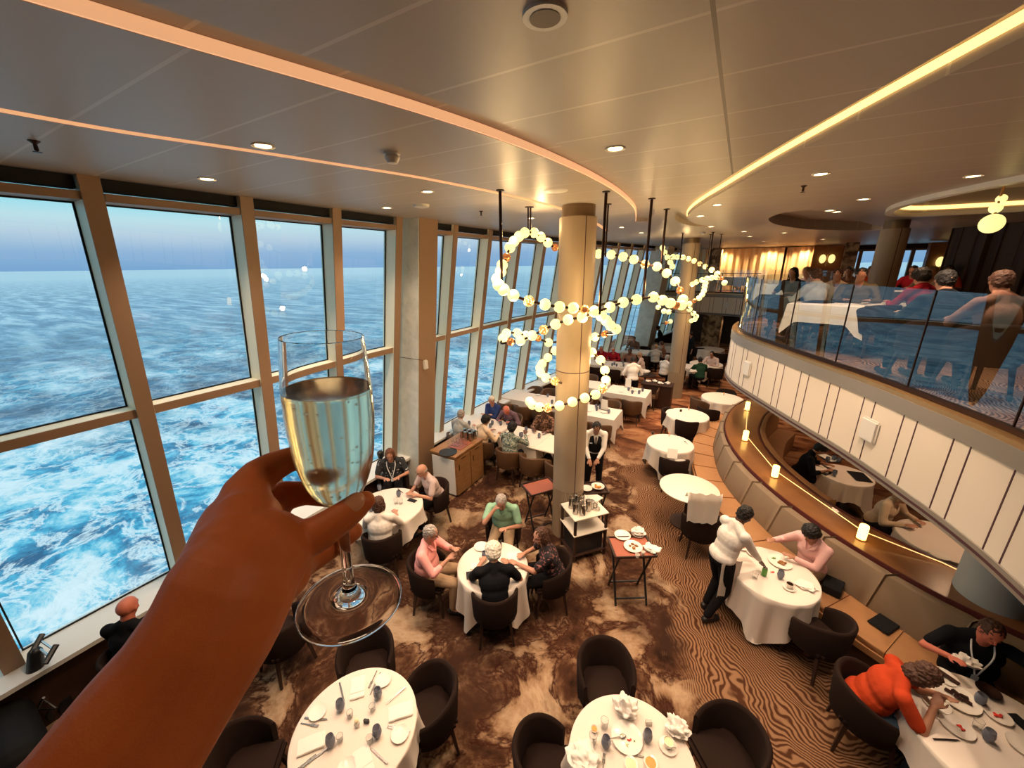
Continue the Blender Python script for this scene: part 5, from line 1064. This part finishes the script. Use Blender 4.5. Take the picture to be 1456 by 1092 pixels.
# walking frame / rollator at the far lower left, with its black seat bag
w0 = P(60, 1010, .45); r = thing('rollator', 'folded black walking frame with metal tubes at the lower left, by the window ledge', 'walking frame', (w0.x, w0.y, 0))
def wp(u, v, z): return P(u, v, z)
a1, a2, a3, a4 = wp(60, 902, .95), wp(80, 917, .95), wp(52, 930, .80), wp(66, 938, .80)
bm = BM(); tube(bm, [wp(44, 930, .88), a1], .026); obj('handle', bm, 'black_plastic', r); bm = BM(); tube(bm, [wp(64, 944, .88), a2], .026); obj('handle', bm, 'black_plastic', r)
bm = BM(); tube(bm, [wp(50, 918, .88), wp(68, 932, .88)], .012); tube(bm, [wp(55, 909, .92), wp(75, 923, .92)], .010); obj('cross_bar', bm, 'metal_tube', r)
bm = BM(); cap(bm, wp(50, 928, .86), .055, wp(52, 962, .62), .075, 14); obj('back_support', bm, 'black_plastic', r)
bm = BM(); tube(bm, [wp(70, 953, .6), wp(48, 975, .5), wp(38, 972, .45)], .012); tube(bm, [wp(55, 990, .35), wp(80, 1007, .25)], .012); tube(bm, [wp(62, 992, .4), wp(52, 1010, .25)], .012); tube(bm, [wp(25, 1018, .25), wp(60, 1008, .25), wp(82, 1008, .25)], .012); obj('frame_tube', bm, 'metal_tube', r)
bm = BM(); cap(bm, wp(15, 1000, .35), .14, wp(45, 972, .42), .10, 16); cap(bm, wp(0, 985, .4), .16, wp(20, 1080, .3), .22, 16); remeshed('seat_bag', bm, 'leather_black', r, .012, 3)
for u, v in ((82, 1010), (100, 1000), (24, 1020)):
    p = wp(u, v, .08); bm = BM(); lathe(bm, [(.09, -.015), (.095, 0), (.09, .015)], (p.x, p.y, .095), 20, True, (1, .3, 0)); obj('wheel', bm, 'black_plastic', r)
# floor lamp head / dark post beside the column
p = P(541, 648, 1.05); r = thing('tap_stand', 'black rounded device on a thin post by the window behind the woman with the lanyard', 'device', (p.x, p.y, .72)); bm = BM(); cap(bm, p+Vector((0, 0, -.03)), .05, p+Vector((0, 0, .05)), .065, 14); obj('head', bm, 'black_plastic', r); bm = BM(); tube(bm, [(p.x, p.y, .72), (p.x, p.y, 1.0)], .014); obj('post', bm, 'black_plastic', r)
# ================================================================== PEOPLE
def ik(a, b, l1, l2, pole):
    a = Vector(a); b = Vector(b); d = b-a; L = d.length
    if L > (l1+l2)*.995: b = a+d*((l1+l2)*.995/L); d = b-a; L = d.length
    d.normalize(); x = (l1*l1-l2*l2+L*L)/(2*L); h = math.sqrt(max(1e-6, l1*l1-x*x)); pl = Vector(pole); pl = (pl-d*pl.dot(d)).normalized()
    return a+d*x+pl*h, b
def person(label, loc, rz, pose='sit', z0=0., skin='skin_light', top='shirt_white', sleeve='short', legs='trouser_black', hair=('hair_brown', 'short'), lean=.12, hands=None, yaw=0., pitch=.25, vox=.009, fat=1., sc=1., twist=0., extra=None, seat=.46, side_=0.):
    r = thing('person', label, 'person', (loc[0], loc[1], z0), rz)
    near = vox < .012
    if pose == 'sit': pel = Vector((0, -.06, seat+.09)); 
    else: pel = Vector((0, 0, .94))
    tz = Matrix.Rotation(twist, 3, 'Z') @ Matrix.Rotation(side_, 3, 'Y') @ Matrix.Rotation(-lean, 3, 'X')
    def tp(x, y, z): return pel+tz @ Vector((x, y, z))
    chest = tp(0, .0, .30); shL, shR = tp(-.175*min(fat, 1.12), 0, .44), tp(.175*min(fat, 1.12), 0, .44); neck = tp(0, .005, .50)
    hm = Matrix.Rotation(twist*.6+yaw, 3, 'Z') @ Matrix.Rotation(-pitch, 3, 'X')
    head = tp(0, .02, .555)+hm @ Vector((0, .02, .10)); trot = tz
    def hp(x, y, z): return head+hm @ Vector((x, y, z))
    # arms
    arms = []
    if hands is None: hands = [(-.16, .34, .80), (.16, .34, .80)] if pose == 'sit' else [(-.24, .10, .84), (.24, .10, .84)]
    for s, sh, hnd in ((-1, shL, hands[0]), (1, shR, hands[1])):
        el, wr = ik(sh, hnd, .28, .25, (s*.7, -.25, -.8)); arms.append((s, sh, el, wr))
    if pose == 'sit': lg = [((-.09, -.04, seat+.08), (-.13, .38, seat+.07), (-.13, .36, .09)), ((.09, -.04, seat+.08), (.13, .38, seat+.07), (.13, .34, .09))]
    elif pose == 'walk': lg = [((-.09, 0, .90), (-.10, .10, .50), (-.10, -.02, .09)), ((.09, 0, .90), (.10, .04, .49), (.10, -.16, .09))]
    else: lg = [((-.09, 0, .90), (-.11, .02, .50), (-.12, 0, .09)), ((.09, 0, .90), (.11, .02, .50), (.12, -.03, .09))]
    # one continuous body
    bm = BM()
    ball(bm, pel+Vector((0, 0, .02)), (.16, .12, .12), 14); ball(bm, tp(0, 0, .15), (.135*fat, .10*fat, .16), 14, trot); ball(bm, tp(0, .0, .32), (.155, .105, .16), 14, trot); cap(bm, shL, .05, shR, .05)
    cap(bm, tp(0, 0, .44), .068, hp(0, -.02, -.06), .056)
    for s in (-1, 1): cap(bm, tp(s*.10, -.01, .455), .048, tp(0, -.01, .52), .050)
    ball(bm, hp(0, 0, .02), (.074, .092, .092), 18, hm); ball(bm, hp(0, .018, -.045), (.056, .062, .068), 16, hm); ball(bm, hp(0, .045, -.092), (.026, .026, .024), 10, hm)
    ball(bm, hp(0, -.014, .022), (.080, .094, .090), 16, hm)
    if near:
        cap(bm, hp(0, .088, .015), .008, hp(0, .107, -.026), .0125, 8); ball(bm, hp(0, .078, -.058), (.024, .014, .012), 8, hm)
        for s in (-1, 1): ball(bm, hp(s*.077, -.005, -.012), (.012, .020, .030), 8, hm); ball(bm, hp(s*.03, .074, .030), (.022, .012, .008), 8, hm); ball(bm, hp(s*.042, .055, -.03), (.02, .02, .02), 8, hm)
    for s, sh, el, wr in arms:
        cap(bm, sh, .05, el, .038); cap(bm, el, .038, wr, .026)
        f = (wr-el).normalized(); dn = Vector((0, 0, -1)); dn = (dn-f*dn.dot(f)).normalized() if abs(f.z) < .95 else Vector((0, 1, 0)); sd = f.cross(dn)
        pc = wr+f*.045; ball(bm, pc, (.040, .018, .045), 10, Matrix((sd, dn, f)).transposed())
        for k, (q, L) in enumerate(((-.030, .060), (-.010, .072), (.010, .068), (.030, .052))):
            b0 = wr+f*.075+sd*q; b1 = b0+f*L*.55+dn*.006; cap(bm, b0, .0095, b1, .009, 8); cap(bm, b1, .009, b1+f*L*.4+dn*.018, .0075, 8)
        cap(bm, wr+f*.03-sd*s*.028, .012, wr+f*.065-sd*s*.058+dn*.01, .010, 8); cap(bm, wr+f*.065-sd*s*.058+dn*.01, .010, wr+f*.095-sd*s*.060+dn*.015, .008, 8)
    for h, k, a in lg: cap(bm, h, .085, k, .058); cap(bm, k, .055, a, .038); cap(bm, a, .036, (a[0], a[1]+.12, .045), .03)
    obj_ = remeshed('body', bm, skin, r, vox, 2 if near else 3, world=False)
    # clothes
    bm = BM(); e = .018
    ball(bm, pel+Vector((0, 0, .05)), (.17+e*fat, .13+e, .11), 14); ball(bm, tp(0, .01*fat, .15), (.150*fat+e, .115*fat+e, .18), 16, trot); ball(bm, tp(0, 0, .30), (.170*(fat*.5+.5)+e, .115+e, .17), 16, trot); cap(bm, shL, .062, shR, .062)
    cap(bm, tp(0, -.01, .42), .085, tp(0, -.01, .505), .066)
    for s in (-1, 1): cap(bm, tp(s*.12, -.01, .452), .058, tp(s*.02, -.01, .515), .056)
    for s, sh, el, wr in arms:
        if sleeve == 'short': cap(bm, sh, .066, sh+(el-sh)*.72, .060)
        elif sleeve == 'long': cap(bm, sh, .066, el, .050); cap(bm, el, .050, el+(wr-el)*.92, .036)
        elif sleeve == 'roll': cap(bm, sh, .066, el, .050); cap(bm, el, .050, el+(wr-el)*.45, .044)
    remeshed('shirt', bm, top, r, vox*1.15, 7 if near else 3, world=False)
    bm = BM(); ball(bm, pel+Vector((0, 0, -.01)), (.185, .145, .10), 14)
    for h, k, a in lg: cap(bm, h, .105, k, .072); cap(bm, k, .070, (a[0], a[1], a[2]+.04), .052)
    remeshed('trousers', bm, legs, r, vox*1.3, 2, world=False)
    for h, k, a in lg:
        bm = BM(); cap(bm, (a[0], a[1]-.03, .048), .046, (a[0], a[1]+.15, .042), .040, 12); obj('shoe', bm, 'shoe', r, world=False)
    # hair
    hc_, st = hair; bm = BM()
    if st != 'bald':
        if st == 'fringe': ball(bm, hp(0, -.022, -.005), (.082, .086, .055), 16, hm)
        else: ball(bm, hp(0, -.016, .030), (.084, .097, .094), 18, hm); ball(bm, hp(0, -.035, -.01), (.078, .070, .080), 14, hm)
        if st in ('bob', 'long'):
            for s in (-1, 1): ball(bm, hp(s*.068, -.015, -.045), (.028, .055, .075), 12, hm)
            ball(bm, hp(0, -.06, -.06), (.078, .048, .085), 12, hm)
        if st == 'long':
            cap(bm, hp(0, -.06, -.08), .065, hp(0, -.09, -.22), .055); cap(bm, hp(-.05, -.03, -.08), .04, hp(-.07, .0, -.20), .035); cap(bm, hp(.05, -.03, -.08), .04, hp(.07, 0, -.20), .035)
        if st == 'full': ball(bm, hp(0, -.01, .045), (.105, .108, .098), 16, hm); ball(bm, hp(0, -.045, .0), (.10, .08, .09), 14, hm)
        ho = remeshed('hair', bm, hc_, r, vox*.8, 1, world=False)
        if vox < .014:
            for v in ho.data.vertices: v.co += v.normal*(.011*noise.noise(v.co*48)+.006*noise.noise(v.co*110))
    if near:
        for s in (-1, 1): bm = BM(); ball(bm, hp(s*.030, .080, .012), (.011, .007, .006), 10, hm); obj('eye', bm, 'eye', r, world=False)
        bm = BM(); ball(bm, hp(0, .088, -.058), (.021, .006, .005), 10, hm); obj('mouth', bm, 'lip', r, world=False)
    if extra: extra(r, tp, hp, arms, trot, hm)
    return r
def lanyard(mm='bright_white'):
    def f(r, tp, hp, arms, trot, hm):
        bm = BM(); y = .145
        tube(bm, catmull([tp(-.075, .02, .50), tp(-.075, .115, .40), tp(-.03, y+.02, .26), tp(0, y+.035, .16), tp(.03, y+.02, .26), tp(.075, .115, .40), tp(.075, .02, .50)], 4), .007, 6)
        box(bm, tp(0, y+.04, .13), (.05, .006, .06)); obj('lanyard', bm, mm, r, world=False)
    return f
def collar(mm):
    def f(r, tp, hp, arms, trot, hm):
        bm = BM()
        for s in (-1, 1): hexa(bm, [tp(s*.01, .125, .40), tp(s*.075, .10, .44), tp(s*.085, .04, .495), tp(s*.05, .06, .50)], [tp(s*.01, .135, .405), tp(s*.08, .11, .445), tp(s*.09, .04, .51), tp(s*.05, .07, .515)])
        obj('collar', bm, mm, r, world=False)
    return f
def glasses_(f0=None):
    def f(r, tp, hp, arms, trot, hm):
        if f0: f0(r, tp, hp, arms, trot, hm)
        bm = BM()
        for s in (-1, 1):
            tube(bm, [hp(s*.03+.018*math.cos(a), .094, .012+.013*math.sin(a)) for a in [2*pi*k/10 for k in range(10)]], .0022, 5, True); tube(bm, [hp(s*.048, .094, .014), hp(s*.078, .02, .012)], .002, 5)
        obj('spectacles', bm, 'black_plastic', r, world=False)
    return f
def vest(r, tp, hp, arms, trot, hm):
    bm = BM(); ball(bm, tp(0, .0, .15), (.182, .150, .21), 18, trot); ball(bm, tp(0, -.004, .28), (.200, .150, .19), 18, trot)
    for s in (-1, 1): cap(bm, tp(s*.10, .0, .40), .06, tp(s*.12, 0, .45), .055)
    remeshed('waistcoat', bm, 'trouser_black', r, .010, 2, world=False)
    bm = BM(); hexa(bm, [tp(-.008, .150, .27), tp(.008, .150, .27), tp(.045, .11, .46), tp(-.045, .11, .46)], [tp(-.008, .160, .27), tp(.008, .160, .27), tp(.045, .125, .47), tp(-.045, .125, .47)]); obj('shirt_front', bm, 'shirt_white', r, world=False)
    bm = BM(); hexa(bm, [tp(-.010, .158, .22), tp(.010, .158, .22), tp(.013, .126, .45), tp(-.013, .126, .45)], [tp(-.010, .168, .22), tp(.010, .168, .22), tp(.013, .136, .45), tp(-.013, .136, .45)]); obj('necktie', bm, 'trouser_black', r, world=False)
    bm = BM(); box(bm, tp(.09, .135, .30), (.05, .01, .016)); obj('name_tag', bm, 'bright_white', r, world=False)
def apron_cloth(r, tp, hp, arms, trot, hm):
    s, sh, el, wr = arms[1]
    bm = BM(); pts = []
    for j in range(9):
        pts.append([bm.verts.new((.13+.012*math.sin(i*1.9+j*.3)+.02, -.13+.30*i/8, .98-.52*j/8)) for i in range(9)])
    for a, b in zip(pts, pts[1:]):
        for i in range(8): bm.faces.new((a[i], a[i+1], b[i+1], b[i]))
    bmesh.ops.solidify(bm, geom=bm.faces[:], thickness=.008); obj('jacket_tail', bm, 'shirt_white', r, world=False)
def seatof(u, v, c): p = P(u, v, .45); return p, face(p, c)
def lh(rz, loc, u, v, z): # picture point -> local hand target
    p = P(u, v, z)-Vector((loc[0], loc[1], 0)); q = Matrix.Rotation(-rz, 3, 'Z') @ Vector((p.x, p.y, 0)); return (q.x, q.y, z)
# --- table 3
p = SEATS['green']; rz = face(p, T3)
person('man in a pale green polo shirt resting his cheek on his hand', p, rz, top='shirt_green', hair=('hair_grey', 'short'), lean=.30, fat=1.12, hands=[lh(rz, p, 735, 768, .77), (-.02, .20, 1.08)][::-1] if False else [(-.10, .33, .79), (.10, .25, 1.05)], pitch=.5, extra=collar('shirt_green'), legs='trouser_khaki')
p = SEATS['pink']; rz = face(p, T3)
person('grey-haired man in a salmon pink shirt gesturing at the left of the middle table', p, rz, top='shirt_pink', sleeve='roll', hair=('hair_grey', 'short'), lean=.10, fat=1.28, hands=[(.0, .36, .98), (.10, .30, .88)], pitch=.25, legs='trouser_khaki', extra=glasses_(collar('shirt_pink')))
p = SEATS['white_hair']; rz = face(p, T3)
person('white-haired diner in a black top seen from behind, near side of the middle table', p, rz, top='shirt_black', hair=('hair_white', 'full'), lean=.22, fat=1.15, hands=[(-.16, .38, .80), (.20, .30, .80)], pitch=.35, legs='trouser_black')
p = SEATS['floral']; rz = face(p, T3)
person('long brown-haired woman in a dark floral top reaching across the middle table', p, rz, top='floral', hair=('hair_brown', 'long'), lean=.28, fat=1.08, hands=[(-.05, .46, .79), (.12, .34, .80)], pitch=.15, yaw=.35)
# --- table 4
p = SEATS['print']; rz = face(p, T4)
person('brown-haired woman in a dark print blouse with a white lanyard, by the window column', p, rz, top='bw_print', hair=('hair_red', 'bob'), lean=.14, fat=1.12, hands=[(-.14, .30, .79), (.12, .30, .79)], pitch=.45, extra=lanyard())
p = SEATS['beige']; rz = face(p, T4)
person('balding man in a pinkish-beige shirt leaning on the table by the wooden cabinet', p, rz, top='shirt_beige', hair=('hair_grey', 'fringe'), lean=.35, fat=1.1, hands=[(-.10, .38, .79), (.08, .40, .79)], pitch=.3, extra=glasses_())
p = SEATS['whitetop']; rz = face(p, T4)
person('dark-haired woman in a white top seen from behind next to the stem of the glass', p, rz, top='shirt_white', sleeve='roll', hair=('hair_brown', 'bob'), lean=.12, hands=[(-.14, .36, .79), (.16, .36, .79)], pitch=.15)
# --- banquette diners
p = P(1148, 812, .5); rz = face(p, T5)
person('dark-haired diner in a pale pink blouse eating on the banquette', p, rz, top='blouse_pink', sleeve='long', hair=('hair_black', 'full'), skin='skin_tan', lean=.22, hands=[(.02, .34, .82), (.34, .30, .86)], pitch=.5, legs='trouser_khaki', extra=collar('blouse_pink'))
p = P(1398, 900, 1.12); p = Vector((p.x+.02, p.y+.03, 0)); rz = face(p, T6)+.1
person('diner in a black shirt with a white lanyard holding a napkin, at the bottom right', p, rz, top='shirt_black', hair=('hair_brown', 'short'), skin='skin_red', lean=.12, fat=1.3, hands=[(-.22, .30, 1.22), (.26, .26, .90)][::1], pitch=.3, extra=lanyard(), yaw=.1)
p = SEATS['red']; rz = face(p, T6)
person('dark-haired diner in a red-orange top bending over the bottom right table', p, rz, top='shirt_red', hair=('hair_brown', 'bob'), skin='skin_tan', lean=.42, fat=1.12, hands=[(-.02, .40, .95), (.10, .34, .90)], pitch=.7, legs='jeans')
crumple(P(1373, 943, .84), .085, 'white napkin held by the diner in the black shirt at the bottom right', seed=17, h=.9)
# --- man by the ledge at the far left
p = P(205, 950, .45); c_ = P(260, 900, .45); place_chair(p, c_, 'dark chair under the bald man by the left window ledge'); rz = face(p, c_)+.3
person('bald red-headed man in black with a white lanyard by the left window ledge', P(204, 940, .5), rz, top='shirt_black', hair=('hair_grey', 'bald'), skin='skin_red', lean=.1, fat=1.2, hands=[(-.12, .30, .70), (.12, .32, .70)], pitch=.15, extra=lanyard())
# --- waiters
p = P(1012, 872, 0); rz = face(p, (T5[0]-.02, T5[1]+.25))
person('waiter in a white jacket bending over the table of the diner in pink', p, rz, 'walk', top='shirt_white', sleeve='long', hair=('hair_black', 'short'), skin='skin_dark', lean=.26, hands=[(-.05, .50, .90), (.14, .48, .88)], pitch=.5, extra=apron_cloth)
p = P(846, 716, 0); p = PD(842, 700, 7.35); rz = face(p, P(838, 700, .85))+.1
person('waiter in a black waistcoat and tie working behind the near column', p, rz, 'stand', top='shirt_white', sleeve='long', hair=('hair_black', 'short'), skin='skin_tan', lean=.2, hands=[(-.05, .36, .96), (.12, .38, .95)], pitch=.6, extra=vest)
p = PD(899, 548, 12.9)
person('waiter in a white shirt seen from behind beyond the second menu stand', p, .35, 'stand', top='shirt_white', sleeve='roll', hair=('hair_black', 'short'), skin='skin_tan', lean=.2, vox=.013, hands=[(-.2, .25, .98), (.2, .3, .98)], pitch=.6)
p = PD(982, 500, 19.0); person('person in black standing behind the farther column', p, 2.2, 'stand', top='shirt_black', sleeve='roll', hair=('hair_black', 'short'), skin='skin_tan', vox=.018, lean=.08)
p = PD(942, 470, 20.5); person('waiter in black by the far window left of the farther column', p, 1.6, 'stand', top='shirt_black', sleeve='long', hair=('hair_black', 'short'), skin='skin_tan', vox=.018, lean=.3)
# --- window tables
V2 = dict(vox=.0105)
person('grey-haired man in a pale grey shirt with his back to the room by the window', (-5.40, 6.80), 0, top='shirt_grey', sleeve='long', hair=('hair_grey', 'short'), lean=.15, **V2)
person('dark-haired diner in a pale peach shirt beside the coffee pots', (-4.72, 6.78), -.35, top='shirt_peach', sleeve='long', hair=('hair_black', 'full'), skin='skin_tan', lean=.2, **V2)
person('white-haired woman in dark blue with folded arms by the window', (-5.3, 8.14), pi, top='shirt_blue', sleeve='long', hair=('hair_white', 'short'), lean=.1, hands=[(.06, .26, .84), (-.06, .26, .86)], **V2)
person('bald man in a greyish purple shirt bending over the window table', (-4.75, 8.14), pi+.1, top='shirt_purple', sleeve='long', hair=('hair_white', 'fringe'), skin='skin_red', lean=.45, pitch=.8, **V2)
person('dark-haired woman in a teal patterned top seen from behind', (-3.92, 6.70), 0, top='teal_print', sleeve='long', hair=('hair_black', 'full'), skin='skin_dark', lean=.15, fat=1.15, hands=[(-.14, .36, .79), (.18, .36, .95)], **V2)
person('dark-skinned woman in a brown patterned top facing the camera by the globes', (-3.72, 8.06), pi+.1, top='brown_print', sleeve='long', hair=('hair_black', 'short'), skin='skin_dark', lean=.15, **V2)
# --- far diners on the lower floor
V3 = dict(vox=.016)
for x, y, a, tp_, hr, sk, lab in ((-4.75, 15.95, pi, 'shirt_crimson', 'hair_grey', 'skin_red', 'diner in dark red at the left of the far window table'), (-4.25, 15.98, pi+.1, 'shirt_crimson', 'hair_grey', 'skin_red', 'grey-haired diner in dark red, second at the far window table'), (-3.55, 16.0, pi-.1, 'shirt_brown', 'hair_black', 'skin_dark', 'dark-haired diner in brown at the right of the far window table'),
    (-2.95, 15.3, pi/2, 'shirt_beige', 'hair_light', 'skin_light', 'light-haired diner in peach beside the waiter in white'), (-2.75, 17.2, .3, 'shirt_grey', 'hair_light', 'skin_light', 'diner in a patterned grey top left of the farther column'), (-2.6, 18.1, pi/2, 'brown_print', 'hair_brown', 'skin_light', 'dark-haired diner facing left near the farther column'),
    (-2.05, 15.3, -.5, 'shirt_white', 'hair_grey', 'skin_light', 'diner in a white shirt half hidden by the farther column'), (-.85, 15.45, .5, 'shirt_darkgreen', 'hair_black', 'skin_tan', 'broad diner in dark green right of the farther column'), (-.55, 16.9, pi-.3, 'shirt_beige', 'hair_black', 'skin_tan', 'diner in peach facing the one in dark green'),
    (-4.05, 18.85, pi, 'shirt_brown', 'hair_brown', 'skin_light', 'diner at the far side of the table beyond the waiter in white')):
    person(lab, (x, y), a, top=tp_, sleeve='long', hair=(hr, 'short'), skin=sk, lean=.15, fat=1.15, **V3)
p = Vector((-1.05, 15.1, .78)); crumple(p, .12, 'white cloth over the back of the dark green diner\'s chair', seed=33)
p = P(1133, 668, .5); rz = face(p, T11)
person('diner in black reading the black menus in the booth behind the shelf', (T11[0]-.62, T11[1]+.10), face((T11[0]-.62, T11[1]+.1), T11), top='shirt_black', sleeve='roll', hair=('hair_black', 'full'), skin='skin_tan', lean=.3, pitch=.5, vox=.011)
person('diner in a cream knitted sweater in the booth behind the shelf', (T12[0]-.55, T12[1]+.45), face((T12[0]-.55, T12[1]+.45), T12), top='knit', sleeve='long', hair=('hair_light', 'bob'), lean=.3, pitch=.5, vox=.011)
# --- upper deck diners
def up(u, d, rz, **k):
    q = PD(u, 400, d)
    if d < 10: c_ = place_chair((q.x, q.y), (0, 0), 'tub chair on the upper deck under the '+k['label'].split(' behind')[0].split(' just')[0].split(' facing')[0].split(' at the')[0].split(' reaching')[0], 'chair_fabric', rz=rz); c_.location.z = U
    lab = k.pop('label'); person(lab, (q.x, q.y), rz, z0=U, vox=k.pop('vox', .013), **k)
up(1128, 10.4, 2.6, label='black-haired diner behind the tip of the balcony glass', top='shirt_black', hair=('hair_black', 'bob'), skin='skin_tan')
up(1148, 11.8, 2.2, label='light-haired diner behind the black-haired one at the balcony tip', top='shirt_beige', hair=('hair_light', 'bob'))
up(1162, 8.6, .6, label='dark-haired diner in grey just left of the deck table', top='shirt_grey', hair=('hair_brown', 'short'), sleeve='long')
up(1190, 9.8, 2.9, label='diner in pale orange reaching across, left of the olive jacket', top='shirt_peach', hair=('hair_brown', 'short'), sleeve='long', lean=.3)
up(1206, 12.2, 2.7, label='diner in a dark cap-like haircut behind the olive jacket', top='shirt_brown', hair=('hair_black', 'short'), skin='skin_tan')
up(1222, 9.0, 3.0, label='dark-haired diner in an olive jacket facing the balcony', top='shirt_olive', sleeve='long', hair=('hair_black', 'short'), fat=1.15)
up(1235, 14.5, 3.0, label='diner farther back in front of the far window', top='shirt_red', hair=('hair_red', 'short'))
up(1318, 8.4, .5, label='dark-haired diner in a bright crimson top behind the glass', top='shirt_crimson', sleeve='long', hair=('hair_black', 'full'), lean=.2)
up(1350, 6.6, .3, label='broad dark-haired diner in black behind the balcony glass', top='shirt_black', sleeve='long', hair=('hair_black', 'short'), fat=1.25)
up(1322, 11.5, 2.7, label='blond diner facing the camera behind the crimson top', top='shirt_peach', hair=('hair_light', 'bob'))
up(1296, 14.0, 2.5, label='diner in dark red far back right of the deck column', top='shirt_crimson', hair=('hair_black', 'short'), skin='skin_tan')
up(1345, 14.5, 2.7, label='dark-haired diner far back left of the bead drape', top='shirt_red', hair=('hair_black', 'short'), skin='skin_tan')
up(1432, 6.4, .3, label='brown-haired diner at the right edge in front of the bead drape', top='shirt_brown', hair=('hair_brown', 'short'), sleeve='long')
# ================================================================== LIGHT AND CAMERA
def area(name, loc, size, power, col, rot=(0, 0, 0)):
    l = bpy.data.lights.new(name, 'AREA'); l.energy = power; l.size = size; l.color = col; o = bpy.data.objects.new(name, l); COL.objects.link(o); o.location = loc; o.rotation_euler = rot
def spot(name, loc, power, col, ang=100, r=.06, blend=.8, rot=(0, 0, 0)):
    l = bpy.data.lights.new(name, 'SPOT'); l.energy = power; l.spot_size = math.radians(ang); l.spot_blend = blend; l.shadow_soft_size = r; l.color = col
    o = bpy.data.objects.new(name, l); COL.objects.link(o); o.location = loc; o.rotation_euler = rot
for a in L1[::5]+L2[::6]+L3[::4]:
    p = PD(a[0], a[1], a[2]); l = bpy.data.lights.new('globe_fill', 'POINT'); l.energy = 10; l.color = (1, .66, .30); l.shadow_soft_size = .05; o_ = bpy.data.objects.new('globe_fill', l); COL.objects.link(o_); o_.location = p+Vector((0, 0, .15 if int(a[0]) % 2 else -.15))  # unseen point lamps added beside the globes to brighten column and ceiling
for a in K1[::5]+K2[::6]:
    p = PD(a[0], a[1], a[2]); l = bpy.data.lights.new('globe_fill', 'POINT'); l.energy = 10; l.color = (1, .66, .30); l.shadow_soft_size = .05; o_ = bpy.data.objects.new('globe_fill', l); COL.objects.link(o_); o_.location = p+Vector((0, 0, .15 if int(a[0]) % 2 else -.15))  # same added lamps for the second chandelier
WARM = (1, .62, .36); WW = (1, .72, .50)
for p in LIGHTS[:17]: spot('downlight_and_fill', (p.x, p.y, 5.37), 170, WW, 118)
for x, y in ((-2.4, 1.3), (-.3, 2.4), (.9, 5.2), (2.2, 3.0), (-2.4, 3.6), (-4.4, 3.6), (-4.3, 7.3), (-.5, 7.0), (-.9, 9.6), (0., 12.2), (-3, 10.5), (-3.4, 14.), (-.9, 17), (-2.6, 12)): spot('downlight_and_fill', (x, y, 5.37), 270, WW, 80)
for x, y in ((2.3, 9.0), (3.2, 7.0), (2.3, 12), (0, 22.5)): spot('downlight_and_fill', (x, y, 2.15), 45, WARM, 140)
for x, y in ((2.2, 8.2), (3.5, 6.0), (3.0, 12.5), (4.5, 9), (1.5, 22.8), (4.5, 22), (6.5, 20), (5, 17)): spot('downlight_and_fill', (x, y, 5.37), 70, WARM, 130)
for x, y, e_ in ((.9, .1, 38), (-.9, -.35, 15)): spot('downlight_and_fill', (x, y, 5.37), e_, (1, .66, .42), 150, .10)  # unseen fill spots added overhead to brighten the hand and flute
for x, y in ((-1, 24.2), (1.2, 24.2), (2.6, 24.2)): spot('downlight_and_fill', (x, y, 5.3), 190, (1, .66, .32), 150)
w = bpy.data.worlds.new('sky'); S.world = w; w.use_nodes = True; nt = w.node_tree; bg = nt.nodes['Background']
tc = nt.nodes.new('ShaderNodeTexCoord'); sp = nt.nodes.new('ShaderNodeSeparateXYZ'); nt.links.new(tc.outputs['Generated'], sp.inputs[0])
rp = nt.nodes.new('ShaderNodeValToRGB'); nt.links.new(sp.outputs[2], rp.inputs[0]); e = rp.color_ramp.elements
st = [(0., (.17, .33, .55)), (.03, (.22, .38, .58)), (.06, (.40, .53, .64)), (.085, (.44, .64, .70)), (.12, (.22, .63, .73)), (.18, (.10, .58, .72)), (.35, (.38, .70, .80)), (.8, (.85, .93, .98))]
while len(e) < len(st): e.new(.5)
for el, (p_, c_) in zip(e, st): el.position = p_; el.color = (*c_, 1)
nt.links.new(rp.outputs[0], bg.inputs[0]); bg.inputs[1].default_value = 1.25
cam = bpy.data.cameras.new('camera'); co = bpy.data.objects.new('camera', cam); COL.objects.link(co); S.camera = co
cam.sensor_width = 36.; cam.lens = FPX/1456*36; cam.clip_start = .02; cam.clip_end = 60000
R = Matrix.Rotation(YAW, 4, 'Z') @ Matrix.Rotation(pi/2-PITCH, 4, 'X') @ Matrix.Rotation(-ROLL, 4, 'Z')
co.matrix_world = Matrix.Translation((0, 0, CAMZ)) @ R
S.view_settings.view_transform = 'Standard'; S.view_settings.look = 'None'; S.view_settings.gamma = 1.; S.view_settings.exposure = 0.; S.view_settings.use_curve_mapping = False
